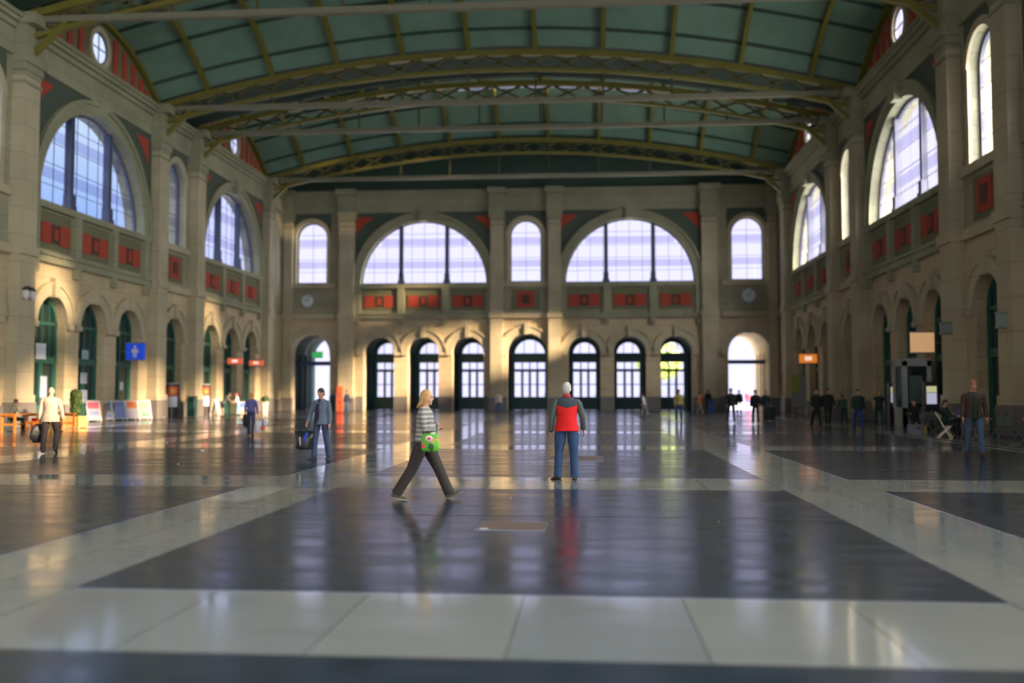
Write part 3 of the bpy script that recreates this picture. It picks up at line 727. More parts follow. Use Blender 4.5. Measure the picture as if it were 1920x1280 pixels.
# ================================================================== PEOPLE
def person(loc, face, H, label, top, bottom, hair='short', haircol=(.05, .03, .02), skin=SKIN, shoes=(.02, .02, .02),
           legL=(0, 0), legR=(0, 0), footL=0, footR=0, yawL=0, yawR=0, armL=(0, 8, 12), armR=(0, 8, 12), lean=0, headyaw=0, headpitch=0, hemz=.88, wide=1., belly=0.,
           female=False, vox=.016, sit=False, elb=None, wri=None, topmat=None, topname='jacket', legw=1., legabd=(3, 3), short_sleeve=False, bare_legs=False, flare=1.0, eyes=False, bottomname='trousers', vest=None, bald=False, handdir=None, curl=.5):
    s = H/1.75; t = thing('person', label, 'person', (loc[0], loc[1], 0), R(face))
    # legs
    J = {}
    for k, sg, (sw, kn), ab, fp, fy in (('L', -1, legL, legabd[0], footL, yawL), ('R', 1, legR, legabd[1], footR, yawR)):
        hip = Vector((sg*.092*wide, 0, 0)); sw_, kn_, ab_ = R(sw), R(kn), R(ab)
        d1 = Vector((sg*sin(ab_), sin(sw_)*cos(ab_), -cos(sw_)*cos(ab_))); kne = hip+d1*.44
        q = sw_-kn_; d2 = Vector((sg*sin(ab_)*.5, sin(q), -cos(q))).normalized(); ank = kne+d2*.43
        f_ = Vector((sin(R(fy))*sg, cos(R(fy)), 0)); f_ = (f_*cos(R(fp))+Vector((0, 0, sin(R(fp))))).normalized(); dn = Vector((0, 0, -1)); dn = (dn-f_*dn.dot(f_)).normalized()
        J[k] = dict(hip=hip, knee=kne, ank=ank, f=f_, dn=dn, low=min((ank+dn*.085-f_*.05).z, (ank+dn*.085+f_*.16).z))
    hz = -min(J['L']['low'], J['R']['low'])
    if sit: hz = sit/s
    off = Vector((0, 0, hz))
    for k in 'LR':
        for n in ('hip', 'knee', 'ank'): J[k][n] = J[k][n]+off
    base = hz+.0; ln = R(lean)
    def T(x, y, z):  # z measured from the hip joint
        return Vector((x, y*cos(ln)+z*sin(ln), z*cos(ln)-y*sin(ln)+hz))
    fw = .93 if female else 1.
    secs = [(-.03, .12*wide, .095, 0), (.0, .172*wide*(1.02 if female else .97), .118+belly*.2, -.005), (.09, .150*wide, .108+belly*.8, 0), (.19, .138*wide*fw, .10+belly, .005), (.30, .158*wide*fw, .112+belly*.6, .008), (.41, .180*wide*fw, .112, 0), (.465, .168*wide*fw, .092, -.006), (.505, .135*wide*fw, .076, -.010), (.54, .085*fw, .062, -.01), (.57, .056, .056, -.005)]
    sh = {k: T(sg*.178*wide*fw, -.005, .462) for k, sg in (('L', -1), ('R', 1))}
    for k, sg, (sw, ab, eb) in (('L', -1, armL), ('R', 1, armR)):
        if elb and k in elb: e = Vector(elb[k]); w = Vector(wri[k]); e = T(*e); w = T(*w)
        else:
            a, b_ = R(sw), R(ab); d1 = Vector((sg*sin(b_), sin(a)*cos(b_), -cos(a)*cos(b_))); e = sh[k]+d1*.29
            q = a+R(eb); d2 = Vector((sg*sin(b_)*.35, sin(q), -cos(q))).normalized(); w = e+d2*.25
        J[k]['sh'], J[k]['elb'], J[k]['wri'] = sh[k], e, w
    hc = T(0, .012, .685)
    # ---------------- body: one continuous skin
    bm_ = MB(); X = (1, 0, 0)
    bm_.limb([T(0, y, z) for z, a, b, y in secs], [(a*.92, b*.92) for z, a, b, y in secs], X, 16)
    bm_.limb([T(0, -.01, .50), T(0, 0, .56), T(0, .005, .62)], [.062, .055, .056], X, 12)
    hy, hp = R(-headyaw), R(headpitch); HM = Matrix.Rotation(hy, 3, 'Z') @ Matrix.Rotation(hp, 3, 'X')
    def hf(p):
        z = p.z/.118; x, y = p.x, p.y
        if z < -.1: k_ = 1+.34*(z+.1); x *= k_; y = y*(1+.10*(z+.1))+(.012 if y > 0 else .012)*-z
        if y > 0 and -.2 < z < .35: y *= .97
        return HM @ Vector((x, y, p.z))
    bm_.ell(hc, (.076, .094, .118), 18, 13, hf)
    H_ = lambda x, y, z: hc+HM @ Vector((x, y, z))
    bm_.limb([H_(0, .082, .022), H_(0, .104, -.012), H_(0, .108, -.024)], [.008, .012, .013], X, 8)       # nose
    bm_.limb([H_(-.028, .080, .034), H_(0, .090, .038), H_(.028, .080, .034)], [.010, .010, .010], (0, 0, 1), 8)  # brow
    bm_.limb([H_(-.018, .086, -.052), H_(0, .095, -.052), H_(.018, .086, -.052)], [.007, .009, .007], (0, 0, 1), 8)  # lips
    bm_.ell(H_(0, .076, -.092), (.024, .020, .018), 8, 6)
    for sg in (-1, 1): bm_.ell(H_(sg*.078, -.004, -.005), (.010, .020, .033), 8, 6)
    for k, sg in (('L', -1), ('R', 1)):
        j = J[k]; mid = j['sh'].lerp(j['elb'], .45); m2 = j['elb'].lerp(j['wri'], .35)
        bm_.limb([j['sh']+Vector((-sg*.03, 0, 0)), mid, j['elb'], m2, j['wri']], [.050, .044, .036, .037, .026], X, 10)
        mt = j['hip'].lerp(j['knee'], .4); cf = j['knee'].lerp(j['ank'], .35)
        bm_.limb([j['hip']+Vector((0, 0, .03)), mt, j['knee'], cf+Vector((0, -.012, 0)), j['ank']], [.084*wide, .074*wide, .050, .052, .029], X, 12)
        bm_.limb([j['ank']-j['f']*.045+j['dn']*.04, j['ank']+j['f']*.06+j['dn']*.05, j['ank']+j['f']*.14+j['dn']*.065], [.024, .026, .017], X, 10)
        bm_.limb([j['ank'], j['ank']+j['dn']*.05], [.027, .026], X, 8)
        # hand
        d = (j['wri']-j['elb']).normalized()
        if handdir and k in handdir: d = Vector(handdir[k]).normalized()
        pn = Vector((-sg, .15, 0)); pn = (pn-d*pn.dot(d)).normalized(); lat = d.cross(pn).normalized()
        if lat.y < 0 and abs(d.z) > .5: lat = -lat
        w = j['wri']
        bm_.limb([w, w+d*.035, w+d*.085], [(.024, .018), (.040, .016), (.042, .014)], lat, 10)
        for i, (o_, L) in enumerate(((.030, .068), (.010, .078), (-.010, .073), (-.030, .056))):
            b0 = w+d*.085+lat*o_; b1 = b0+d*L*.42+pn*L*.12*curl; b2 = b1+(d*(1-.5*curl)+pn*curl*.9).normalized()*L*.34; b3 = b2+(d*(1-1.1*curl)+pn*curl*1.5).normalized()*L*.26
            bm_.limb([b0, b1, b2, b3], [.0095, .009, .008, .007], lat, 8)
        b0 = w+d*.03+lat*.028+pn*.006; bm_.limb([b0, b0+d*.03+lat*.018+pn*.012, b0+d*.058+lat*.016+pn*.024], [.012, .0105, .009], pn, 8)
    def fin(mb, name, m_, v=vox, sm=3, smooth=True):
        mb.v = [(a*s, b*s, c*s) for a, b, c in mb.v]; o = mb.build(name, m_, t, smooth)
        r = o.modifiers.new('surface', 'REMESH'); r.mode = 'VOXEL'; r.voxel_size = v; r.use_smooth_shade = True
        q = o.modifiers.new('smooth', 'SMOOTH'); q.factor = .5; q.iterations = sm; return o
    fin(bm_, 'body', skin, min(vox, .0085) if eyes else vox, 1 if eyes else 2)
    # ---------------- top garment
    tm = MB(); e_ = .020; hb = hemz-.93
    S2 = [q for q in secs if q[0] > hb+.03 and q[0] < .56]
    def interp(z):
        for (z0, a0, b0, y0), (z1, a1, b1, y1) in zip(secs, secs[1:]):
            if z0 <= z <= z1: f = (z-z0)/(z1-z0); return (a0+(a1-a0)*f, b0+(b1-b0)*f, y0)
        return (secs[1][1]*1.02, secs[1][2]*1.02, 0)
    a0, b0, _ = interp(hb) if hb > -.02 else (secs[1][1]*1.03, secs[1][2]*1.05, 0)
    first = [(hb, a0*flare, b0*flare, 0)]
    if hb < -.05: first.append((0, secs[1][1]*(1+(flare-1)*.5), secs[1][2]*(1+(flare-1)*.5), 0)); S2 = [q for q in S2 if q[0] > .02]
    allS = first+S2
    tm.limb([T(0, y, z) for z, a, b, y in allS], [(a+e_ if z < .47 else a+.010, b+e_ if z < .47 else b+.012) for z, a, b, y in allS], X, 18, cap=False)
    for k, sg in (('L', -1), ('R', 1)):
        j = J[k]; mid = j['sh'].lerp(j['elb'], .5); wr = j['elb'].lerp(j['wri'], .96); m2 = j['elb'].lerp(j['wri'], .5)
        st0 = j['sh']+Vector((-sg*.065, 0, .012)); bb = 1.12 if topname in ('jacket', 'coat') else 1.; sh1 = j['sh']+Vector((-sg*.012, 0, -.006)); sh2 = j['sh'].lerp(j['elb'], .16)
        if short_sleeve: tm.limb([st0, sh1, sh2, mid], [.044, .056, .062, .056], X, 12, cap=False)
        elif vest is None: tm.limb([st0, sh1, sh2, mid, j['elb'], m2, wr], [.046, .058*bb, .063*bb, .057*bb, .049*bb, .046*bb, .041*bb], X, 12, cap=False)
    fin(tm, topname, topmat or cm(topname+'_%02d%02d%02d' % tuple(int(c*99) for c in top), top, .85, noise=.25, scale=9), vox, 7)
    if vest is not None:
        sm_ = MB()
        for k, sg in (('L', -1), ('R', 1)):
            j = J[k]; mid = j['sh'].lerp(j['elb'], .5); wr = j['elb'].lerp(j['wri'], .92); m2 = j['elb'].lerp(j['wri'], .5)
            q = MB(); q.limb([j['sh']+Vector((-sg*.06, 0, .010)), j['sh']+Vector((-sg*.012, 0, -.006)), j['sh'].lerp(j['elb'], .16), mid, j['elb'], m2, wr, wr.lerp(j['wri'], 1)], [.046, .060, .067, .064, .056, .053, .052, .058], X, 12, cap=False)
            fin(q, 'sleeve', vest)
    # ---------------- trousers / skirt
    if not bare_legs:
        pm = MB(); pm.limb([T(0, 0, .12), T(0, 0, .04), T(0, 0, -.03), T(0, 0, -.10)], [(.150*wide, .112+belly*.5), (.168*wide, .124), (.175*wide, .128), (.12*wide, .10)], X, 16, cap=False)
        for k, sg in (('L', -1), ('R', 1)):
            j = J[k]; mt = j['hip'].lerp(j['knee'], .45); cf = j['knee'].lerp(j['ank'], .5); en = j['ank'].lerp(j['knee'], -.06 if legw > 1 else .02)
            pm.limb([j['hip']+Vector((0, 0, .02)), mt, j['knee'], cf, en], [.086*wide, .084*wide*legw, .070*legw, .067*legw, .068*legw], X, 14, cap=False)
        fin(pm, bottomname, cm(bottomname+'_%02d%02d%02d' % tuple(int(c*99) for c in bottom), bottom, .85, noise=.3, scale=8))
    else:
        pm = MB(); pm.limb([T(0, 0, .10), T(0, 0, 0), T(0, 0, -.12)], [(.155*wide, .115), (.180*wide, .130), (.16, .12)], X, 16, cap=False)
        for k in 'LR': j = J[k]; pm.limb([j['hip'], j['hip'].lerp(j['knee'], .75)], [.10, .09], X, 12, cap=False)
        fin(pm, 'shorts', cm('shorts_%02d%02d%02d' % tuple(int(c*99) for c in bottom), bottom))
    # ---------------- shoes
    for k in 'LR':
        j = J[k]; a, f_, dn = j['ank'], j['f'], j['dn']; m = MB(); sd = f_.cross(dn)
        m.limb([a-f_*.06+dn*.045, a-f_*.02+dn*.045, a+f_*.05+dn*.052, a+f_*.12+dn*.062, a+f_*.17+dn*.068], [(.036, .040), (.042, .042), (.045, .036), (.048, .026), (.034, .018)], sd, 12)
        m.limb([a+dn*.02-f_*.01, a+dn*.05], [.042, .042], X, 10)
        o = fin(m, 'shoe', cm('shoe_%02d%02d%02d' % tuple(int(c*99) for c in shoes), shoes, .5), min(vox, .01), 2)
        if eyes:
            q = MB(); q.limb([a-f_*.085+dn*.081, a+f_*.02+dn*.081, a+f_*.12+dn*.081, a+f_*.19+dn*.081], [(.036, .008), (.042, .008), (.050, .008), (.034, .008)], sd, 12, cap=False)
            q.v = [(x_*s, y_*s, z_*s) for x_, y_, z_ in q.v]; q.build('sole', cm('sole_'+('pale' if shoes[0] > .04 else 'dark'), (.35, .34, .3) if shoes[0] > .04 else (.03, .03, .03)), o)
    # ---------------- hair
    if not bald:
        m = MB()
        if hair == 'short': m.ell(H_(0, -.004, .042), (.083, .094, .092), 16, 11, lambda p: HM @ p); m.ell(H_(0, -.028, .008), (.080, .074, .085), 14, 9); m.ell(H_(0, -.04, -.02), (.074, .062, .072), 12, 8)
        elif hair == 'bob':
            m.ell(H_(0, -.014, .022), (.087, .096, .108), 16, 11, lambda p: HM @ p)
            m.limb([H_(0, -.03, .03), H_(0, -.045, -.04), H_(0, -.062, -.10), H_(0, -.112, -.150)], [(.088, .070), (.092, .068), (.092, .058), (.072, .026)], HM @ Vector((1, 0, 0)), 14)
            for sg in (-1, 1): m.limb([H_(sg*.070, .012, .05), H_(sg*.084, .000, -.02), H_(sg*.078, -.01, -.10)], [(.02, .034), (.020, .036), (.014, .028)], X, 10)
        elif hair == 'cap': m.ell(H_(0, -.002, .045), (.085, .102, .085), 16, 10); m.ell(H_(0, .10, .035), (.06, .06, .012), 12, 6)
        fin(m, 'cap' if hair == 'cap' else 'hair', cm('hair_%02d%02d%02d' % tuple(int(c*99) for c in haircol), haircol, .6, noise=.4, scale=25), min(vox, .010), 2)
    if eyes:
        for sg in (-1, 1):
            q = MB(); q.ell(H_(sg*.030, .079, .016), (.0125, .0125, .0105), 10, 8); q.ell(H_(sg*.030, .0885, .016), (.006, .005, .006), 8, 6)
            q.v = [(x_*s, y_*s, z_*s) for x_, y_, z_ in q.v]; q.build('eye', cm('eye_dark', (.12, .08, .06), .2), t, True)
    t['hand'] = 0; del t['hand']
    return t, J, s, T

def world_pt(t, p, s=1):
    return Matrix.Translation(t.location) @ Matrix.Rotation(t.rotation_euler.z, 4, 'Z') @ (Vector(p)*s)

# materials for the three nearest people
def striped(name, c1, c2, freq):
    m = bpy.data.materials.new(name); m.use_nodes = True; t = m.node_tree; b = t.nodes['Principled BSDF']; b.inputs['Roughness'].default_value = .9
    c = N(t, 'ShaderNodeTexCoord'); mp = N(t, 'ShaderNodeMapping'); mp.inputs['Rotation'].default_value = (0, 0, 0); t.links.new(c.outputs['Object'], mp.inputs[0])
    w = N(t, 'ShaderNodeTexWave'); w.bands_direction = 'Z'; w.inputs['Scale'].default_value = freq; w.inputs['Distortion'].default_value = .6; w.inputs['Detail'].default_value = 1
    t.links.new(mp.outputs[0], w.inputs['Vector']); cr = N(t, 'ShaderNodeMapRange'); cr.inputs[1].default_value = .55; cr.inputs[2].default_value = .8; t.links.new(w.outputs['Fac'], cr.inputs[0])
    x = N(t, 'ShaderNodeMixRGB'); x.inputs[1].default_value = c1+(1,); x.inputs[2].default_value = c2+(1,); t.links.new(cr.outputs[0], x.inputs[0]); t.links.new(x.outputs[0], b.inputs['Base Color'])
    return m
def yoke_mat():
    m = bpy.data.materials.new('red_fleece_dark_yoke'); m.use_nodes = True; t = m.node_tree; b = t.nodes['Principled BSDF']; b.inputs['Roughness'].default_value = .9
    c = N(t, 'ShaderNodeTexCoord'); s = N(t, 'ShaderNodeSeparateXYZ'); t.links.new(c.outputs['Object'], s.inputs[0])
    ab = N(t, 'ShaderNodeMath', operation='ABSOLUTE'); t.links.new(s.outputs[0], ab.inputs[0])
    k = N(t, 'ShaderNodeMath', operation='MULTIPLY'); k.inputs[1].default_value = .28; t.links.new(ab.outputs[0], k.inputs[0])
    d = N(t, 'ShaderNodeMath', operation='SUBTRACT'); t.links.new(s.outputs[2], d.inputs[0]); t.links.new(k.outputs[0], d.inputs[1])
    g = N(t, 'ShaderNodeMath', operation='GREATER_THAN'); g.inputs[1].default_value = 1.335; t.links.new(d.outputs[0], g.inputs[0])
    n = N(t, 'ShaderNodeTexNoise'); n.inputs['Scale'].default_value = 6; t.links.new(c.outputs['Object'], n.inputs[0])
    r = N(t, 'ShaderNodeMixRGB'); r.inputs[1].default_value = (.62, .006, .010, 1); r.inputs[2].default_value = (.80, .014, .014, 1); t.links.new(n.outputs[0], r.inputs[0])
    x = N(t, 'ShaderNodeMixRGB'); x.inputs[2].default_value = (.035, .05, .065, 1); t.links.new(r.outputs[0], x.inputs[1]); t.links.new(g.outputs[0], x.inputs[0]); t.links.new(x.outputs[0], b.inputs['Base Color'])
    return m

# --- 1 walking woman with the flowered bag
wp = ground(797, 936)
w, J, s, T = person((wp.x-.02, wp.y), -90, 1.72, 'blonde woman in a striped grey sweater walking to the right with folded arms', (.4, .4, .4), (.030, .024, .020), 'bob', (.50, .30, .10), SKIN, (.07, .075, .04),
    legL=(27, 3), legR=(-22, 10), footL=24, footR=-12, lean=2, headpitch=-6, hemz=.93, female=True, belly=.014, vox=.009, legw=1.22, eyes=True, topname='sweater', topmat=striped('grey_striped_knit', (.20, .20, .19), (.45, .44, .42), 4.6), wide=1.03,
    elb={'R': (.255, .045, .20), 'L': (-.22, .07, .22)}, wri={'R': (.03, .22, .215), 'L': (-.05, .19, .26)}, handdir={'R': (-.95, .1, .1), 'L': (.95, .05, .1)}, bottomname='trousers')
lc = MB()
for k in 'LR':
    for i in range(4):
        a = J[k]['ank']+J[k]['f']*(.05+.022*i)+J[k]['dn']*(.018+.009*i); lc.limb([a+Vector((-.022, 0, 0)), a+Vector((0, 0, .006)), a+Vector((.022, 0, 0))], [.004]*3, (0, 0, 1), 6)
lc.v = [(a*s, b*s, c*s) for a, b, c in lc.v]; lc.build('shoe_laces', WHITEP, w)
nk = MB(); nk.limb([T(-.055, .03, .545)*s, T(-.035, .085, .50)*s, T(0, .108, .455)*s, T(.035, .085, .50)*s, T(.055, .03, .545)*s], [.006]*5, (0, 0, 1), 8); nk.build('neckline', cm('knit_trim', (.30, .34, .22)), w)
# flowered bag hanging from her near forearm
fb = bpy.data.materials.new('green_flower_print'); fb.use_nodes = True; t_ = fb.node_tree; b_ = t_.nodes['Principled BSDF']; b_.inputs['Roughness'].default_value = .45
c_ = N(t_, 'ShaderNodeTexCoord'); v_ = N(t_, 'ShaderNodeTexVoronoi'); v_.inputs['Scale'].default_value = 15; t_.links.new(c_.outputs['Object'], v_.inputs['Vector'])
r_ = N(t_, 'ShaderNodeValToRGB'); r_.color_ramp.interpolation = 'CONSTANT'
els = r_.color_ramp.elements; els[0].position = 0; els[0].color = (.10, .42, .02, 1); els[1].position = .55; els[1].color = (.02, .09, .02, 1)
for p_, c in ((.68, (.75, .08, .12)), (.78, (.16, .50, .03)), (.88, (.80, .72, .65)), (.95, (.75, .30, .04))): e = els.new(p_); e.color = c+(1,)
sp_ = N(t_, 'ShaderNodeSeparateColor'); t_.links.new(v_.outputs['Color'], sp_.inputs[0]); t_.links.new(sp_.outputs[0], r_.inputs[0]); t_.links.new(r_.outputs[0], b_.inputs['Base Color'])
bag = thing('shoulder_bag', 'bright green flower-printed bag held against the walking woman\'s hip', 'bag', world_pt(w, (.285, .14, .0)), R(-90)); bag.location.z = .74
a = MB(); a.limb([(0, 0, .0), (0, 0, .015), (0, .005, .09), (0, .0, .20), (0, -.005, .265), (0, -.01, .28)], [(.040, .120), (.050, .132), (.062, .140), (.052, .136), (.024, .118), (.016, .110)], (1, 0, 0), 18, cap=False)
o = a.build('bag_body', fb, bag, True); ss = o.modifiers.new('sub', 'SUBSURF'); ss.levels = ss.render_levels = 1
a = MB()
for k in range(6): q = 2*pi*k/6; a.ell((.062, -.005+cos(q)*.035, .20+sin(q)*.028), (.008, .026, .022), 8, 6)
a.build('printed_flower', cm('flower_white', (.8, .66, .62)), bag, True)
a = MB(); a.ell((.069, -.005, .20), (.008, .026, .020), 10, 6); a.build('flower_centre', cm('flower_red', (.7, .03, .08)), bag, True)
a = MB(); a.limb([(0, .10, .27), (-.03, .10, .40), (-.05, .03, .47), (-.03, -.08, .40), (0, -.10, .27)], [.010]*5, (0, 1, 0), 8); a.build('bag_handle', cm('dark_green_strap', (.02, .07, .02)), bag, True)

# --- 2 man in the red vest
rp = ground(1063, 900)
rv, J, s, T = person((rp.x, rp.y), 3, 1.80, 'grey-haired man in a red vest and blue jeans standing with his back to us', (.7, .01, .01), (.022, .058, .14), 'short', (.50, .49, .46), SKINR, (.02, .022, .02),
    legL=(3, 3), legR=(-1, 2), legabd=(5, 3), yawL=35, yawR=4, armL=(-4, 13, 14), armR=(2, 17, 22), hemz=.86, wide=1.13, belly=.03, vox=.0095, eyes=True, topname='vest', topmat=yoke_mat(), flare=1.06,
    vest=cm('grey_green_sleeve', (.075, .095, .085), .85, noise=.2), headyaw=8, headpitch=2, legw=1.12, bottomname='jeans', lean=1)
a = MB(); a.limb([T(0, -.012, .515)*s, T(0, -.008, .555)*s, T(0, -.002, .585)*s], [(.088, .080), (.076, .070), (.070, .066)], (1, 0, 0), 16, cap=False); a.build('collar', cm('dark_red_collar', (.35, .02, .025)), rv, True)
j = J['L']; dd = (j['wri']-j['elb']).normalized(); a = MB(); a.limb([(j['wri']-dd*.004)*s, (j['wri']+dd*.022)*s], [.034*s, .034*s], (1, 0, 0), 14, cap=False); a.build('wristwatch', BLACK, rv, True)

# --- 3 man in blue denim with the dark bag
dp = ground(601, 861)
dm, J, s, T = person((dp.x, dp.y), 168, 1.72, 'man in a blue-grey denim jacket and dark blue trousers carrying a dark bag', (.12, .155, .215), (.045, .065, .13), 'short', (.03, .025, .03), SKINR, (.02, .02, .03),
    legL=(-9, 5), legR=(8, 3), footL=-4, yawL=10, yawR=28, armL=(-4, 9, 12), armR=(8, 16, 20), hemz=.84, wide=1.04, vox=.011, eyes=True, flare=1.1, headyaw=10, headpitch=-4, legw=1.05, curl=.8)
a = MB(); a.limb([T(.045, .120, -.07)*s, T(.045, .112, .10)*s, T(.038, .122, .28)*s, T(.02, .116, .42)*s, T(0, .075, .52)*s], [(.070, .030), (.066, .034), (.062, .032), (.050, .026), (.038, .02)], (1, 0, 0), 12); a.build('dark_shirt', cm('navy_shirt', (.012, .012, .035)), dm, True)
a = MB(); a.limb([T(.03, .135, .42)*s, T(.05, .13, .47)*s, T(.075, .06, .53)*s], [(.028, .008), (.03, .008), (.02, .01)], (1, 0, 0), 8); a.limb([T(-.03, .135, .42)*s, T(-.05, .13, .47)*s, T(-.075, .06, .53)*s], [(.028, .008), (.03, .008), (.02, .01)], (1, 0, 0), 8); a.build('collar', cm('denim_collar', (.10, .17, .22)), dm, True)
wj = J['R']['wri']+(J['R']['wri']-J['R']['elb']).normalized()*.11
def tote(loc, rz, w_, d_, h_, col, label, hl=.18, name='carrier_bag', extra=None, taper=1.12):
    t = thing(name, label, 'bag', loc, rz)
    a = MB(); a.limb([(0, 0, 0), (0, 0, .04), (0, .0, h_*.5), (0, 0, h_)], [(w_*.46, d_*.42), (w_*.5, d_*.5), (w_*.52, d_*.5), (w_*.5*taper, d_*.35)], (1, 0, 0), 16, cap=False)
    a.build('bag_body', col, t, True, )
    for sy in (-1, 1):
        q = MB(); q.limb([(-w_*.25, sy*d_*.2, h_-.02), (-w_*.16, sy*d_*.12, h_+hl*.7), (0, 0, h_+hl), (w_*.16, sy*d_*.12, h_+hl*.7), (w_*.25, sy*d_*.2, h_-.02)], [.008]*5, (0, 1, 0), 8); q.build('bag_handle', cm('strap_black', (.02, .02, .02)), t, True)
    if extra: extra(t)
    return t
hp_ = world_pt(dm, wj, s)
def blue_flap(t):
    a = MB(); a.limb([(.07, -.09, .40), (.03, -.11, .30), (.02, -.11, .20)], [(.03, .01), (.035, .012), (.02, .01)], (1, 0, 0), 10); a.build('blue_cloth', cm('bright_blue_cloth', (.02, .06, .55)), t, True)
    a = MB(); a.bar((-.10, -.095, .30), (-.08, -.10, .10), .03, .006, (0, 1, 0)); a.build('silver_clasp', GREYM, t)
tb_ = tote((hp_.x-.03, hp_.y-.02, hp_.z-.55), R(10), .38, .16, .44, cm('black_leather', (.012, .016, .014), .35), 'black bag with a blue cloth hanging from the denim-jacket man\'s hand', .13, 'handbag', blue_flap, 1.3)

# --- 4 woman walking away with white bags
bp_ = ground(470, 817)
bw, J, s, T = person((bp_.x, bp_.y), 8, 1.62, 'woman with orange-blond hair and violet-blue top walking away with white bags', (.12, .13, .34), (.035, .05, .12), 'bob', (.62, .28, .07), SKIN, (.02, .02, .03),
    legL=(16, 6), legR=(-14, 12), footL=4, footR=-25, armL=(2, 12, 10), armR=(-4, 16, 8), hemz=.96, female=True, vox=.013, topname='blouse', bottomname='jeans', legw=1.05)
hp_ = world_pt(bw, J['R']['wri']+Vector((0, 0, -.1)), s)
tote((hp_.x+.02, hp_.y, .12), R(8), .24, .13, .46, cm('white_plastic', (.85, .83, .88), .4), 'long white shopping bag in the right hand of the woman in violet', hp_.z-.60)
tote((hp_.x+.26, hp_.y+.10, .36), R(8), .20, .12, .24, cm('white_plastic', (.85, .83, .88), .4), 'smaller white bag behind the long white shopping bag', hp_.z-.62)
tote((hp_.x+.24, hp_.y-.12, .22), R(8), .14, .10, .14, cm('red_plastic', (.75, .09, .05), .4), 'small red bag below the smaller white bag', hp_.z-.45)
lp_ = world_pt(bw, J['L']['wri']+Vector((0, 0, -.1)), s)
a = MB(); a.limb([(0, 0, 0), (.0, .02, -.18), (.02, 0, -.36), (.05, 0, -.44)], [(.07, .05), (.11, .06), (.10, .06), (.05, .04)], (1, 0, 0), 12); o = a.build('folded_jacket', cm('black_cloth', (.012, .014, .014)), None, True); o.location = (lp_.x, lp_.y, lp_.z+.05); tag(o, 'dark folded jacket hanging from the left arm of the woman in violet', 'jacket')

# --- 5 man in the beige jacket
gp = ground(93, 850)
gm, J, s, T = person((gp.x, gp.y), 12, 1.74, 'bald man in a loose beige jacket walking away with a black bag', (.46, .36, .28), (.022, .018, .020), 'short', (.35, .30, .25), SKINR, (.03, .02, .02), bald=True,
    legL=(-6, 4), legR=(20, 38), footL=-2, footR=-28, armL=(-3, 12, 10), armR=(3, 15, 14), hemz=.80, wide=1.12, vox=.012, flare=1.18, legw=1.1)
hp_ = world_pt(gm, J['L']['wri']+(J['L']['wri']-J['L']['elb']).normalized()*.11, s)
t = thing('briefcase', 'black soft bag carried by the man in the beige jacket', 'bag', (hp_.x-.03, hp_.y, hp_.z-.42), R(60))
a = MB(); a.limb([(0, 0, 0), (0, 0, .06), (0, 0, .22), (0, 0, .34)], [(.19, .05), (.23, .085), (.22, .085), (.15, .05)], (1, 0, 0), 16); a.build('bag_body', cm('black_nylon', (.012, .013, .015), .5), t, True)
a = MB(); a.limb([(-.08, 0, .34), (-.06, 0, .41), (.06, 0, .41), (.08, 0, .34)], [.010]*4, (0, 1, 0), 8); a.build('bag_handle', cm('strap_black', (.02, .02, .02)), t, True)
a = MB(); a.limb([(-.1, -.09, .22), (0, -.095, .2), (.1, -.09, .22)], [(.03, .01)]*3, (0, 0, 1), 8); a.build('bag_flap', cm('dark_grey_nylon', (.05, .06, .055)), t, True)

# --- the others, far across the hall
def far_person(px, py, face, H, label, top, bottom, pose=0, **k):
    p = ground(px, py)
    poses = [dict(legL=(14, 4), legR=(-14, 12), footR=-22, armL=(-14, 8, 12), armR=(16, 8, 14)), dict(legL=(2, 1), legR=(-2, 1), armL=(4, 9, 14), armR=(0, 10, 20)), dict(legL=(-12, 12), legR=(14, 4), footL=-22, armL=(14, 8, 18), armR=(-12, 9, 10)),
             dict(legL=(5, 4), legR=(-5, 6), armL=(15, 6, 60), armR=(12, 8, 55))]
    d = dict(poses[pose]); d.update(k); return person((p.x, p.y), face, H, label, top, bottom, **d)
far_person(625, 772, 60, 1.72, 'person in a dark grey coat standing left of the orange column', (.03, .035, .05), (.025, .025, .04), 1, hemz=.70, topname='coat', flare=1.15)
far_person(650, 777, 250, 1.76, 'person in a dark navy jacket and blue jeans right of the orange column', (.02, .025, .06), (.05, .10, .24), 2, haircol=(.25, .05, .03))
far_person(935, 777, 200, 1.70, 'person in a pale top and blue jeans standing left of the centre arch', (.45, .40, .32), (.05, .08, .20), 1, topname='shirt')
far_person(1208, 781, 70, 1.56, 'person in a light lilac top and grey trousers leaning forward at the far doors', (.48, .45, .55), (.26, .25, .25), 0, lean=10, topname='shirt')
far_person(1273, 790, 190, 1.78, 'person in a mustard jacket and blue jeans standing before the right doors', (.34, .28, .09), (.03, .07, .18), 1, haircol=(.3, .08, .03))
far_person(1312, 779, 90, 1.62, 'person in an orange jacket and beige trousers walking at the far right', (.62, .14, .04), (.42, .34, .26), 2, bald=False)
far_person(1328, 771, 0, 1.82, 'dark figure standing between the orange jacket and the passage', (.012, .025, .025), (.012, .025, .025), 1)
far_person(1371, 793, 180, 1.83, 'person in black top and dark jeans, leftmost of the group by the passage', (.012, .014, .014), (.020, .045, .06), 0, wide=1.12)
far_person(1386, 776, 185, 1.78, 'dark person half hidden right behind the one in dark jeans', (.014, .014, .016), (.014, .014, .02), 1)
far_person(1402, 764, 180, 1.75, 'person in a bright red top in the sunlit passage', (.85, .02, .04), (.03, .02, .08), 1, vox=.018)
far_person(1417, 796, 170, 1.74, 'person all in black walking in front of the sunlit passage', (.008, .008, .012), (.008, .008, .02), 2)
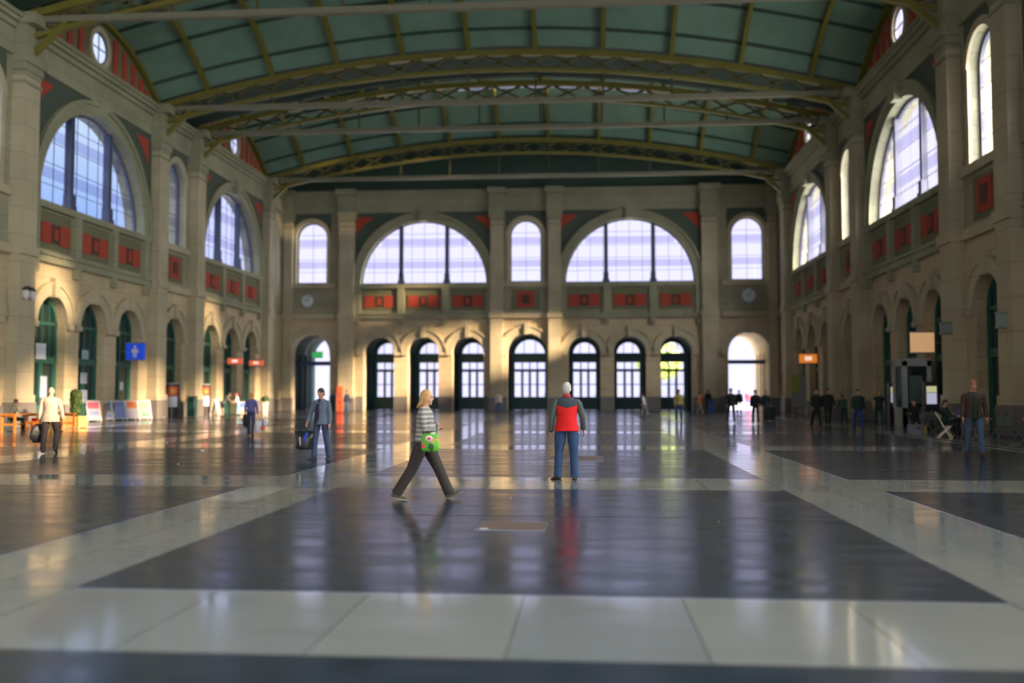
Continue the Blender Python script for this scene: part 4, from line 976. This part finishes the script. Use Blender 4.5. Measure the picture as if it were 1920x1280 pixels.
far_person(1436, 789, 150, 1.72, 'person in dark clothes pulling a suitcase by the right passage', (.03, .04, .05), (.02, .03, .03), 1, haircol=(.2, .12, .1))
far_person(1531, 803, 185, 1.80, 'person in a long black coat walking, left one of a close pair', (.008, .014, .010), (.008, .014, .010), 0, hemz=.60, topname='coat', flare=1.12)
far_person(1553, 799, 182, 1.80, 'person in a black jacket with dark trousers walking, right one of a close pair', (.006, .016, .010), (.008, .022, .016), 2, wide=1.1)
far_person(1610, 809, 175, 1.76, 'person in a dark green jacket over a blue shirt, walking in blue jeans', (.010, .030, .022), (.02, .05, .22), 0, wide=1.05)
far_person(1649, 804, 165, 1.72, 'bare-armed person in a black top and jeans, rightmost of the walkers before the kiosk', (.012, .02, .015), (.015, .05, .07), 0, short_sleeve=True, topname='shirt', hair='bob', haircol=(.12, .06, .03))
pm_, J, s, T = far_person(1828, 857, 172, 1.90, 'tall man in a dark plaid jacket and blue jeans walking forward on the right', (.05, .03, .02), (.055, .10, .17), 0, vox=.011, eyes=True, haircol=(.35, .12, .05), skin=SKINR, wide=1.08, legL=(9, 2), legR=(-9, 8), footR=-16, hemz=.86,
    armL=(-5, 12, 18), armR=(5, 12, 15))
a = MB(); a.limb([T(0, .125, -.07)*s, T(0, .118, .1)*s, T(0, .122, .25)*s, T(0, .120, .40)*s, T(0, .08, .50)*s], [(.075, .034), (.072, .034), (.070, .030), (.06, .026), (.04, .02)], (1, 0, 0), 12); a.build('dark_shirt', cm('black_green_shirt', (.008, .022, .014)), pm_, True)
far_person(1583, 797, 10, 1.55, 'stooping person in a grey-green coat just right of the close walking pair', (.05, .10, .075), (.02, .04, .05), 3, lean=18)
p_, J, s, T = far_person(417, 782, -75, 1.70, 'person in a grey shirt and dark shorts bending forward, bare-legged, by the left boards', (.22, .27, .29), (.02, .018, .022), 1, lean=38, bare_legs=True, short_sleeve=True, topname='shirt', haircol=(.25, .2, .17), skin=cm('tan_skin', (.60, .36, .2)), legabd=(6, 6), armL=(40, 5, 20), armR=(45, 5, 15))
far_person(446, 779, 100, 1.55, 'person with a red cap and pale shirt beside the bending person', (.60, .55, .58), (.15, .35, .48), 3, hair='cap', haircol=(.75, .02, .02), lean=12, topname='shirt')

# suitcase
p = ground(1443, 790); t = thing('suitcase', 'large dark suitcase standing beside the person by the right passage', 'suitcase', p)
a = MB(); a.box(-.30, .30, -.16, .16, .08, .86); a.build('suitcase_shell', cm('dark_green_black', (.010, .022, .018), .5), t, bevel=.05)
for sx_ in (-1, 1):
    q = MB(); q.cyl((sx_*.22, -.1, .045), (sx_*.26, -.1, .045), .045, .045, 12); q.build('wheel', BLACK, t)
    q = MB(); q.bar((sx_*.10, .1, .84), (sx_*.10, .1, 1.12), .02, .02); q.build('handle_rod', GREYM, t)
a = MB(); a.bar((-.12, .1, 1.12), (.12, .1, 1.12), .03, .03); a.build('handle_grip', BLACK, t)

# ================================================================== LEFT SIDE FURNITURE
def aboard(px, py, face, label, cols, w_=.72, h_=1.15, sym=False):
    """A-frame advertising board"""
    p = ground(px, py); t = thing('advertising_board', label, 'sign board', p, R(face))
    for sy, nm in ((-1, 'front_frame'), (1, 'rear_frame')):
        f = MB(); y0, y1 = (sy*.30, sy*.02) if sym else ((-.34, .04) if sy < 0 else (.16, .07))
        for sx_ in (-1, 1): f.bar((sx_*w_/2, y0, 0), (sx_*w_/2, y1, h_), .045, .035, (0, 1, 0))
        for tz in (.10, .98): f.bar((-w_/2, y0+(y1-y0)*tz, h_*tz), (w_/2, y0+(y1-y0)*tz, h_*tz), .045, .03, (0, 1, 0))
        f.build(nm, WHITEP, t)
    hh = MB(); hh.box(-w_/2, w_/2, -.03, .08, h_-.01, h_+.02); hh.build('hinge', GREYM, t)
    a = MB(); y0, y1 = (-.32, -.04) if sym else (-.36, .02)
    P = lambda x, k, e=0: (x, y0+(y1-y0)*k-e, h_*k)
    for sy in ((1, -1) if sym else (1,)):
        a.hexa([(x, sy*y, z) for x, y, z in (P(-w_/2+.03, .12), P(w_/2-.03, .12), P(w_/2-.03, .12, .012), P(-w_/2+.03, .12, .012), P(-w_/2+.03, .96), P(w_/2-.03, .96), P(w_/2-.03, .96, .012), P(-w_/2+.03, .96, .012))])
    a.build('backing_panel', cm('board_white', (.42, .42, .52), .4), t)
    for k0, k1, x0, x1, c in cols:
        q = MB(); X0, X1 = (x0-.5)*(w_-.08), (x1-.5)*(w_-.08)
        q.hexa([P(X0, k0, .012), P(X1, k0, .012), P(X1, k0, .017), P(X0, k0, .017), P(X0, k1, .012), P(X1, k1, .012), P(X1, k1, .017), P(X0, k1, .017)])
        q.build('printed_area', cm('print_%02d%02d%02d' % tuple(int(v*99) for v in c), c, .4), t)
PK, BL, OR, GN, LB, WH = (.55, .07, .15), (.08, .25, .48), (.60, .12, .03), (.08, .30, .16), (.22, .27, .55), (.45, .45, .5)
aboard(173, 790, 50, 'A-frame board with a pink top half beside the bush planter', [(.62, .95, .02, .98, PK), (.3, .5, .1, .9, LB)])
aboard(196, 789, 50, 'A-frame board with blue pictures, second in the row', [(.78, .95, 0, 1, BL), (.48, .76, .05, .95, (.12, .22, .30)), (.18, .34, .2, .9, (.2, .25, .55))])
aboard(222, 788, 50, 'A-frame board with a plain lilac-blue poster, third in the row', [(.14, .94, .03, .97, LB), (.74, .88, .35, .7, (.15, .3, .65))])
aboard(245, 787, 50, 'A-frame board with an orange-red picture over white, fourth in the row', [(.60, .95, .02, .98, OR), (.7, .85, .3, .8, (.8, .45, .1))])
aboard(269, 786, 50, 'A-frame board with a beige and green poster, last in the row', [(.55, .92, .05, .95, (.42, .30, .22)), (.16, .34, .1, .9, GN), (.34, .55, .05, .95, (.36, .34, .34))])
aboard(296, 784, 85, 'bare A-frame board seen from its side left of the first kiosk', [(.2, .9, .05, .95, WH)], .45, 1.25, True)
aboard(404, 779, 85, 'bare A-frame board seen from its side right of the second kiosk', [(.2, .9, .05, .95, WH)], .45, 1.15, True)
aboard(456, 777, 20, 'low blue and yellow A-frame board between the capped person and the wall', [(.55, .9, .02, .98, (.12, .22, .55)), (.14, .28, .05, .95, (.75, .5, .05))], .9, .95)
aboard(131, 789, 10, 'blue and green poster board behind the man in the beige jacket', [(.5, .95, 0, .5, (.05, .25, .60)), (.14, .95, .5, 1, (.05, .50, .20)), (.88, .95, 0, 1, (.7, .35, .15))], .95, 1.2)

def kiosk(px, py, label, r, h_):
    p = ground(px, py); t = thing('advertising_column', label, 'advertising column', p)
    a = MB(); a.lathe([(r*1.03, 0), (r*1.03, .12), (r, .14), (r, h_-.12), (r*1.05, h_-.12), (r*1.05, h_-.03), (r*.9, h_)], n=36); a.build('column_body', BLACKCOAT, t, False)
    a = MB(); a.lathe([(r*.95, h_-.02), (r*.85, h_+.07), (r*.3, h_+.1)], n=28); a.build('column_cap', cm('pale_cap', (.45, .45, .48)), t, True)
    def patch(nm, z0, z1, a0, a1, rr, m_):
        q = MB(); n = 14; vs = []; 
        for i in range(n+1): an = R(a0+(a1-a0)*i/n); vs += [(rr*cos(an), rr*sin(an), z0), (rr*cos(an), rr*sin(an), z1), ((rr-.02)*cos(an), (rr-.02)*sin(an), z0), ((rr-.02)*cos(an), (rr-.02)*sin(an), z1)]
        fs = []
        for i in range(n): b = i*4; fs += [(b, b+4, b+5, b+1), (b+2, b+3, b+7, b+6), (b, b+2, b+6, b+4), (b+1, b+5, b+7, b+3)]
        fs += [(0, 1, 3, 2), (n*4, n*4+2, n*4+3, n*4+1)]; q.add(vs, fs); return q.build(nm, m_, t)
    patch('poster', .80, h_-.92+.02, -98, -22, r+.022, cm('poster_white', (.82, .80, .88), .4)) if False else patch('poster', .68, 1.36, -98, -22, r+.022, cm('poster_white', (.82, .80, .88), .4))
    o = patch('poster', 1.40, h_-.14, -98, -22, r+.022, cm('poster_red', (.82, .12, .03), .4))
    patch('poster_picture', 1.55, h_-.3, -75, -35, r+.030, cm('poster_orange', (.85, .35, .05), .4))
kiosk(321, 782, 'black advertising column with red and white posters, the larger left one', .49, 2.15)
kiosk(382, 779, 'black advertising column with red and white posters, the right one near the bending person', .44, 2.12)

def planter(px, py, label, box, shape):
    p = ground(px, py); t = thing('potted_bush', label, 'plant', p)
    if box == 'wood':
        a = MB()
        for k in range(4): z = .04+k*.125; a.box(-.36, .36, -.36, -.33, z, z+.115); a.box(-.36, .36, .33, .36, z, z+.115); a.box(-.36, -.33, -.33, .33, z, z+.115); a.box(.33, .36, -.33, .33, z, z+.115)
        for x in (-.36, .33):
            for y in (-.37, .34): a.box(x-.01, x+.04, y-.01, y+.04, 0, .56)
        a.build('wooden_box', WOOD, t)
        a = MB(); a.box(-.32, .32, -.32, .32, .05, .48); a.build('soil', cm('soil', (.05, .035, .02)), t); zt = .48
    elif box == 'white':
        a = MB(); a.limb([(0, 0, 0), (0, 0, .95)], [.17, .24], (1, 0, 0), 4, cap=False); a.xf(Matrix.Rotation(pi/4, 4, 'Z')); a.build('tall_pot', cm('white_pot', (.78, .74, .68), .4), t); zt = .93
    else:
        a = MB(); a.lathe([(.22, 0), (.28, .42), (.30, .45)], n=20); a.build('plant_pot', BLACK, t, False); zt = .42
    a = MB(); a.limb([(0, 0, zt-.05), (.01, 0, zt+.6)], [.03, .02]); a.build('stem', cm('stem_brown', (.09, .06, .03)), t, True)
    f = MB()
    for (z, r, q) in shape: f.ell((0, 0, zt+z), (r*.78, r*.78, r*.80*q), 12, 9); leafball(f, (0, 0, zt+z), r, 900, .045, int(z*10)+3, q)
    f.build('foliage', LEAF if box == 'wood' else LEAFD, t)
planter(141, 802, 'column-shaped bush in a square wooden planter', 'wood', [(.35, .24, 1.3), (.75, .27, 1.3), (1.05, .25, 1.0)])
planter(45, 796, 'round clipped bush behind the orange café tables', 'pot', [(.95, .42, .9)])
planter(27, 795, 'narrow dark bush left behind the round bush', 'pot', [(.4, .25, 1.3), (.8, .25, 1.3)])
planter(497, 777, 'small dark plant in a tall white pot near the left corner', 'white', [(.18, .28, .8)])
planter(452, 776, 'dark green plant in a black pot behind the capped person', 'pot', [(.35, .3, 1.2)])

# orange café tables and stools
def cafe_table(x, y, L, label):
    t = thing('cafe_table', label, 'table', (x, y, 0))
    a = MB()
    for k in range(4): a.box(-.34+k*.172, -.34+k*.172+.162, 0, L, .72, .76)
    a.build('tabletop', ORWOOD, t)
    for yy in (.12, L-.12):
        for xx in (-.27, .27): q = MB(); q.box(xx-.035, xx+.035, yy-.035, yy+.035, 0, .72); q.build('leg', ORWOOD, t)
    q = MB()
    for yy in (.12, L-.12): q.box(-.24, .24, yy-.02, yy+.02, .30, .37); q.box(-.3, .3, yy-.025, yy+.025, .64, .72)
    q.box(-.02, .02, .1, L-.1, .31, .36); q.build('stretcher', ORWOOD, t)
    return t
cafe_table(-23.05, 36.6, 1.9, 'orange wooden café table at the left edge of the photo'); cafe_table(-21.75, 37.0, 1.9, 'orange wooden café table behind the man in the beige jacket')
def stool(x, y, label):
    t = thing('cafe_stool', label, 'stool', (x, y, 0)); a = MB(); a.box(-.18, .18, -.18, .18, .42, .46); a.box(-.14, .14, -.14, .14, .37, .42); a.build('seat', ORWOOD, t)
    for sx_ in (-1, 1):
        for sy in (-1, 1): q = MB(); q.bar((sx_*.14, sy*.14, .42), (sx_*.155, sy*.155, 0), .045, .045); q.build('leg', ORWOOD, t)
    q = MB(); q.box(-.14, .14, -.145, -.115, .16, .20); q.box(-.14, .14, .115, .145, .16, .20); q.build('stretcher', ORWOOD, t)
stool(-22.25, 37.05, 'orange wooden stool between the two orange tables'); stool(-21.5, 36.5, 'orange wooden stool in front of the right orange table')
p = ground(68, 808); t = thing('menu_stand', 'bright red box stand beside the orange table', 'stand', p); a = MB(); a.box(-.12, .12, -.2, .2, .06, .55); a.build('box', cm('bright_red', (.85, .01, .02), .4), t, bevel=.015); a = MB(); a.box(-.10, .10, -.16, .16, 0, .06); a.build('foot', BLACK, t)
def seated(x, y, face, label, top, bottom, seat=.46, **k):
    d = dict(legL=(82, 80), legR=(80, 78), armL=(35, 6, 55), armR=(38, 6, 50), sit=seat+.10, hemz=.93); d.update(k); return person((x, y), face, 1.74, label, top, bottom, **d)
seated(-23.75, 38.0, -60, 'person in an olive-grey top seated at the left orange table, cut by the photo edge', (.30, .31, .22), (.02, .02, .025), topname='shirt', lean=14)
seated(-22.35, 38.3, -85, 'person in a pale olive shirt seated bent over the right orange table', (.34, .36, .25), (.02, .02, .025), topname='shirt', lean=16)
for x, y, l in ((-23.75, 38.0, 'dark plain stool under the person at the left edge of the photo'), (-22.35, 38.3, 'dark plain stool under the person bent over the right orange table')):
    t = thing('cafe_stool', l, 'stool', (x, y, 0)); a = MB(); a.lathe([(.16, .40), (.17, .42), (.16, .44)], n=16); a.build('seat', BLACK, t); a = MB(); a.cyl((0, 0, .02), (0, 0, .41), .03, .03, 10); a.build('post', GREYM, t); a = MB(); a.lathe([(.17, 0), (.16, .02), (.04, .035)], n=16); a.build('base', BLACK, t)
def small(kind, x, y, z, label, col, prof):
    a = MB(); a.lathe(prof, n=12); o = a.build(kind, col, None, True); o.location = (x, y, z); tag(o, label, kind)
GLS = cm('glass_clear', (.7, .75, .75), .1)
small('drinking_glass', -21.9, 37.25, .76, 'clear drinking glass on the front of the right orange table', GLS, [(.028, 0), (.034, .13), (.03, .13)])
small('drinking_glass', -21.6, 37.5, .76, 'clear drinking glass further back on the right orange table', GLS, [(.028, 0), (.034, .13), (.03, .13)])
small('cup', -22.85, 37.0, .76, 'white cup on the left orange table', WHITEP, [(.025, 0), (.04, .07), (.036, .07)])

# orange column near the left passage
p = ground(637, 774); t = thing('ticket_machine', 'tall narrow bright orange-red column by the left passage', 'machine', p, R(10))
a = MB(); a.box(-.22, .22, -.2, .2, .05, 2.1); a.build('housing', cm('signal_orange', (.95, .09, .02), .4), t, bevel=.03); a = MB(); a.box(-.24, .24, -.22, .22, 0, .05); a.build('foot', BLACK, t); a = MB(); a.box(-.13, .13, -.215, -.2, 1.2, 1.6); a.build('screen', cm('dim_screen', (.25, .06, .03), .2), t); a = MB(); a.box(-.1, .1, -.215, -.2, .8, .95); a.build('slot', BLACK, t)
# blue bin at the far right and dark bins
def bin_(px, py, col, label, h_=.95, w_=.42):
    p = ground(px, py); t = thing('waste_bin', label, 'bin', p); a = MB(); a.box(-w_/2, w_/2, -w_/2, w_/2, .03, h_); a.build('bin_body', col, t, bevel=.02); a = MB(); a.box(-w_/2-.02, w_/2+.02, -w_/2-.02, w_/2+.02, h_, h_+.06); a.build('lid', BLACK, t, bevel=.01); a = MB(); a.box(-w_*.3, w_*.3, -w_/2-.012, -w_/2, h_-.25, h_-.12); a.build('slot', BLACK, t)
bin_(1334, 772, cm('bin_blue', (.03, .14, .42)), 'blue waste bin by the far wall right of the dark figure')
bin_(204+82, 782, cm('bin_grey', (.05, .055, .06)), 'dark grey bin between the board row and the first kiosk', .9, .55)
bin_(360, 781, TEAL, 'dark teal cabinet against the pilaster between the kiosks', 1.3, .5)

# ================================================================== RIGHT SIDE TERRACE
def x_table(x, y, top, label, rz=0, w_=.7):
    t = thing('folding_table', label, 'table', (x, y, 0), rz); a = MB()
    for k in range(5): a.box(-w_/2+k*w_/5, -w_/2+k*w_/5+w_/5-.012, -w_/2, w_/2, .70, .73)
    a.build('tabletop', top, t)
    for sy in (-1, 1):
        q = MB(); q.bar((-.3, sy*.28, 0), (.3, sy*.28, .7), .03, .03); q.build('leg', GREYM, t); q = MB(); q.bar((.3, sy*.26, 0), (-.3, sy*.26, .7), .03, .03); q.build('leg', GREYM, t)
    q = MB(); q.bar((-.3, -.28, .02), (-.3, .28, .02), .025, .025); q.bar((.3, -.26, .02), (.3, .26, .02), .025, .025); q.build('cross_bar', GREYM, t)
def f_chair(x, y, rz, label, col):
    t = thing('folding_chair', label, 'chair', (x, y, 0), R(rz)); a = MB()
    for k in range(4): a.box(-.2, .2, -.2+k*.1, -.2+k*.1+.088, .44, .46)
    a.build('seat', col, t); a = MB()
    for k in range(3): a.box(-.2, .2, -.245-k*.012, -.225-k*.012, .62+k*.1, .70+k*.1)
    a.build('backrest', col, t)
    for sx_ in (-1, 1):
        q = MB(); q.bar((sx_*.21, .22, 0), (sx_*.21, -.28, .92), .025, .025); q.build('leg', GREYM, t); q = MB(); q.bar((sx_*.19, -.24, 0), (sx_*.19, .2, .44), .025, .025); q.build('leg', GREYM, t)
YWOOD = mat('worn_yellow_wood', (.50, .34, .12), .6); RWOOD = mat('red_brown_wood', (.26, .12, .06), .6)
GCH = cm('dark_green_slats', (.015, .05, .035), .5)
tabs = [(13.3, 26.6, YWOOD, 'yellow wooden folding table with crossed metal legs at the right edge'), (13.4, 30.9, RWOOD, 'brown folding table behind the tall plaid man'), (13.5, 34.6, YWOOD, 'folding table with a pink napkin box left of the tall plaid man'), (13.7, 38.4, RWOOD, 'brown folding table in front of the person in blue'), (14.0, 42.5, RWOOD, 'dim folding table furthest back in the right café')]
for x, y, m_, l in tabs: x_table(x, y, m_, l, .1)
chairs = [(12.9, 25.7, 10, 'dark slatted folding chair on the near side of the yellow table'), (14.2, 26.9, 100, 'dark slatted folding chair on the wall side of the yellow table'), (12.6, 30.2, -30, 'dark slatted folding chair behind the tall plaid man'), (12.95, 33.9, 0, 'dark slatted folding chair at the near side of the table with the pink box'),
          (14.3, 34.8, 95, 'dark slatted folding chair on the wall side of the table with the pink box'), (12.9, 37.6, -20, 'dark slatted folding chair at the near side of the fourth table'), (14.4, 41.6, 20, 'dark slatted folding chair next to the furthest right table'), (15.0, 30.4, 80, 'dark slatted folding chair by the wall opposite the second table')]
for x, y, r_, l in chairs: f_chair(x, y, r_, l, GCH)
CH_ = {'dark-clothed person se': 'dark folding chair under the pale-faced dark-clothed person', 'person in dark green s': 'dark folding chair under the person in dark green', 'person in a blue shirt': 'dark folding chair under the person in the blue shirt',
       'person in black seated': 'dark folding chair under a seated person in black, at the back',
       'dark-haired person in ': 'dark folding chair under the person at the right edge'}
for x, y, f_, l, c1, c2, r_ in ((14.2, 31.3, 90, 'dark-clothed person seated with a pale face behind the tall plaid man', (.012, .02, .016), (.010, .02, .016), 90), (12.75, 35.6, -120, 'person in dark green seated low at the table with the pink box', (.015, .045, .035), (.012, .03, .03), -120),
                        (14.5, 38.5, 90, 'person in a blue shirt seated at the fourth right table', (.09, .13, .33), (.010, .02, .016), 90), (13.0, 39.6, 170, 'person in black seated beyond the blue-shirted person', (.008, .018, .012), (.008, .018, .012), 170), (14.6, 27.9, 110, 'dark-haired person in black sitting at the right edge near the yellow table', (.008, .014, .010), (.008, .014, .010), 110)):
    seated(x, y, f_, l, c1, c2, .46); f_chair(x, y, f_, CH_[l[:22]], GCH)
a = MB(); a.box(-.11, .11, -.08, .08, 0, .1); o = a.build('napkin_box', cm('pink_box', (.62, .12, .14)), bevel=.01); o.location = (13.45, 34.5, .73); tag(o, 'small pink napkin box on a right café table', 'box')
p = ground(1682, 806); t = thing('carton', 'white box with a yellow side standing on the floor by the right café', 'box', (12.9, 39.0, 0)); a = MB(); a.box(-.3, .3, -.2, .2, 0, .36); a.build('box_body', cm('carton_lilac', (.28, .28, .36)), t); a = MB(); a.box(.18, .3, -.212, -.2, .02, .34); a.build('yellow_label', cm('yellow_label', (.5, .42, .05)), t); a = MB(); a.box(-.1, .06, -.212, -.2, .2, .26); a.build('blue_mark', cm('blue_mark', (.05, .05, .3)), t)
# grey kiosk booth
t = thing('glass_kiosk', 'pale grey framed glass kiosk under the glowing beige sign', 'kiosk', (15.35, 47.0, 0))
a = MB()
for x in (-.55, .55):
    for y in (-.7, .7): a.box(x-.10, x+.10, y-.10, y+.10, 0, 3.1)
a.box(-.65, .65, -.80, .80, 2.85, 3.2); a.box(-.65, .65, -.80, .80, 0, .9); a.build('kiosk_frame', cm('pale_grey_panel', (.42, .45, .43)), t)
a = MB(); a.box(-.5, .5, -.72, -.70, .85, 2.9); a.box(-.5, .5, .70, .72, .85, 2.9); a.box(-.56, -.54, -.65, .65, .85, 2.9); a.build('glass_pane', DGLASS, t)
a = MB(); a.box(-.35, .25, -.735, -.725, 1.1, 2.4); a.build('poster', cm('dim_poster', (.10, .16, .15)), t)
for x, y, l in ((15.6, 50.5, 'lit white and yellow display behind the glass kiosk'), (15.35, 44.6, 'lit white and yellow display right of the glass kiosk')):
    t = thing('display_case', l, 'display', (x, y, 0)); a = MB(); a.box(-.3, .3, -.2, .2, 0, 2.1); a.build('case', BLACKCOAT, t, bevel=.02)
    a = MB(); a.box(-.22, .22, -.215, -.2, 1.1, 1.6); a.build('white_panel', mat('lit_panel_white', (.6, .6, .7), emit=(.75, .75, 1, .45)), t); a = MB(); a.box(-.22, .22, -.215, -.2, 1.62, 1.9); a.build('yellow_panel', mat('lit_panel_yellow', (.7, .7, .4), emit=(.9, .85, .45, .45)), t)
# banner stand near the orange sign
t = thing('banner_stand', 'grey and yellow-green banner stand near the orange lit sign', 'sign', (14.6, 68.0, 0)); a = MB(); a.box(-.5, .5, -.03, .03, .6, 2.8); a.build('banner', cm('banner_grey', (.25, .27, .26)), t); a = MB(); a.box(-.5, .0, -.042, -.03, 1.6, 2.75); a.build('yellow_print', cm('banner_yellow', (.30, .34, .05)), t)
for x in (-.45, .45): q = MB(); q.box(x-.03, x+.03, -.25, .25, 0, .05); q.box(x-.02, x+.02, -.02, .02, 0, 2.8); q.build('stand_leg', GREYM, t)

# ================================================================== groups of repeats
GR = {'advertising_board': 'advertising boards along the left wall', 'advertising_column': 'advertising columns along the left wall', 'folding_chair': 'folding chairs of the right-hand café', 'folding_table': 'folding tables of the right-hand café',
      'cafe_table': 'orange tables of the left-hand café', 'cafe_stool': 'stools of the left-hand café', 'potted_bush': 'potted bushes along the left wall', 'roof_truss': 'roof trusses across the hall', 'wall_clock': 'clocks on the far wall',
      'street_tree': 'trees outside the far doors', 'floor_hatch': 'hatches in the hall floor', 'direction_sign': 'direction signs across the passages', 'lit_sign': 'lit signs on the arcades', 'crumpled_paper': 'scraps of paper on the floor', 'person': 'people in the hall'}
for o in SC.objects:
    if o.parent is None and 'category' in o.keys():
        k = o.name.split('.')[0]
        if k in GR and 'group' not in o.keys(): o['group'] = GR[k]
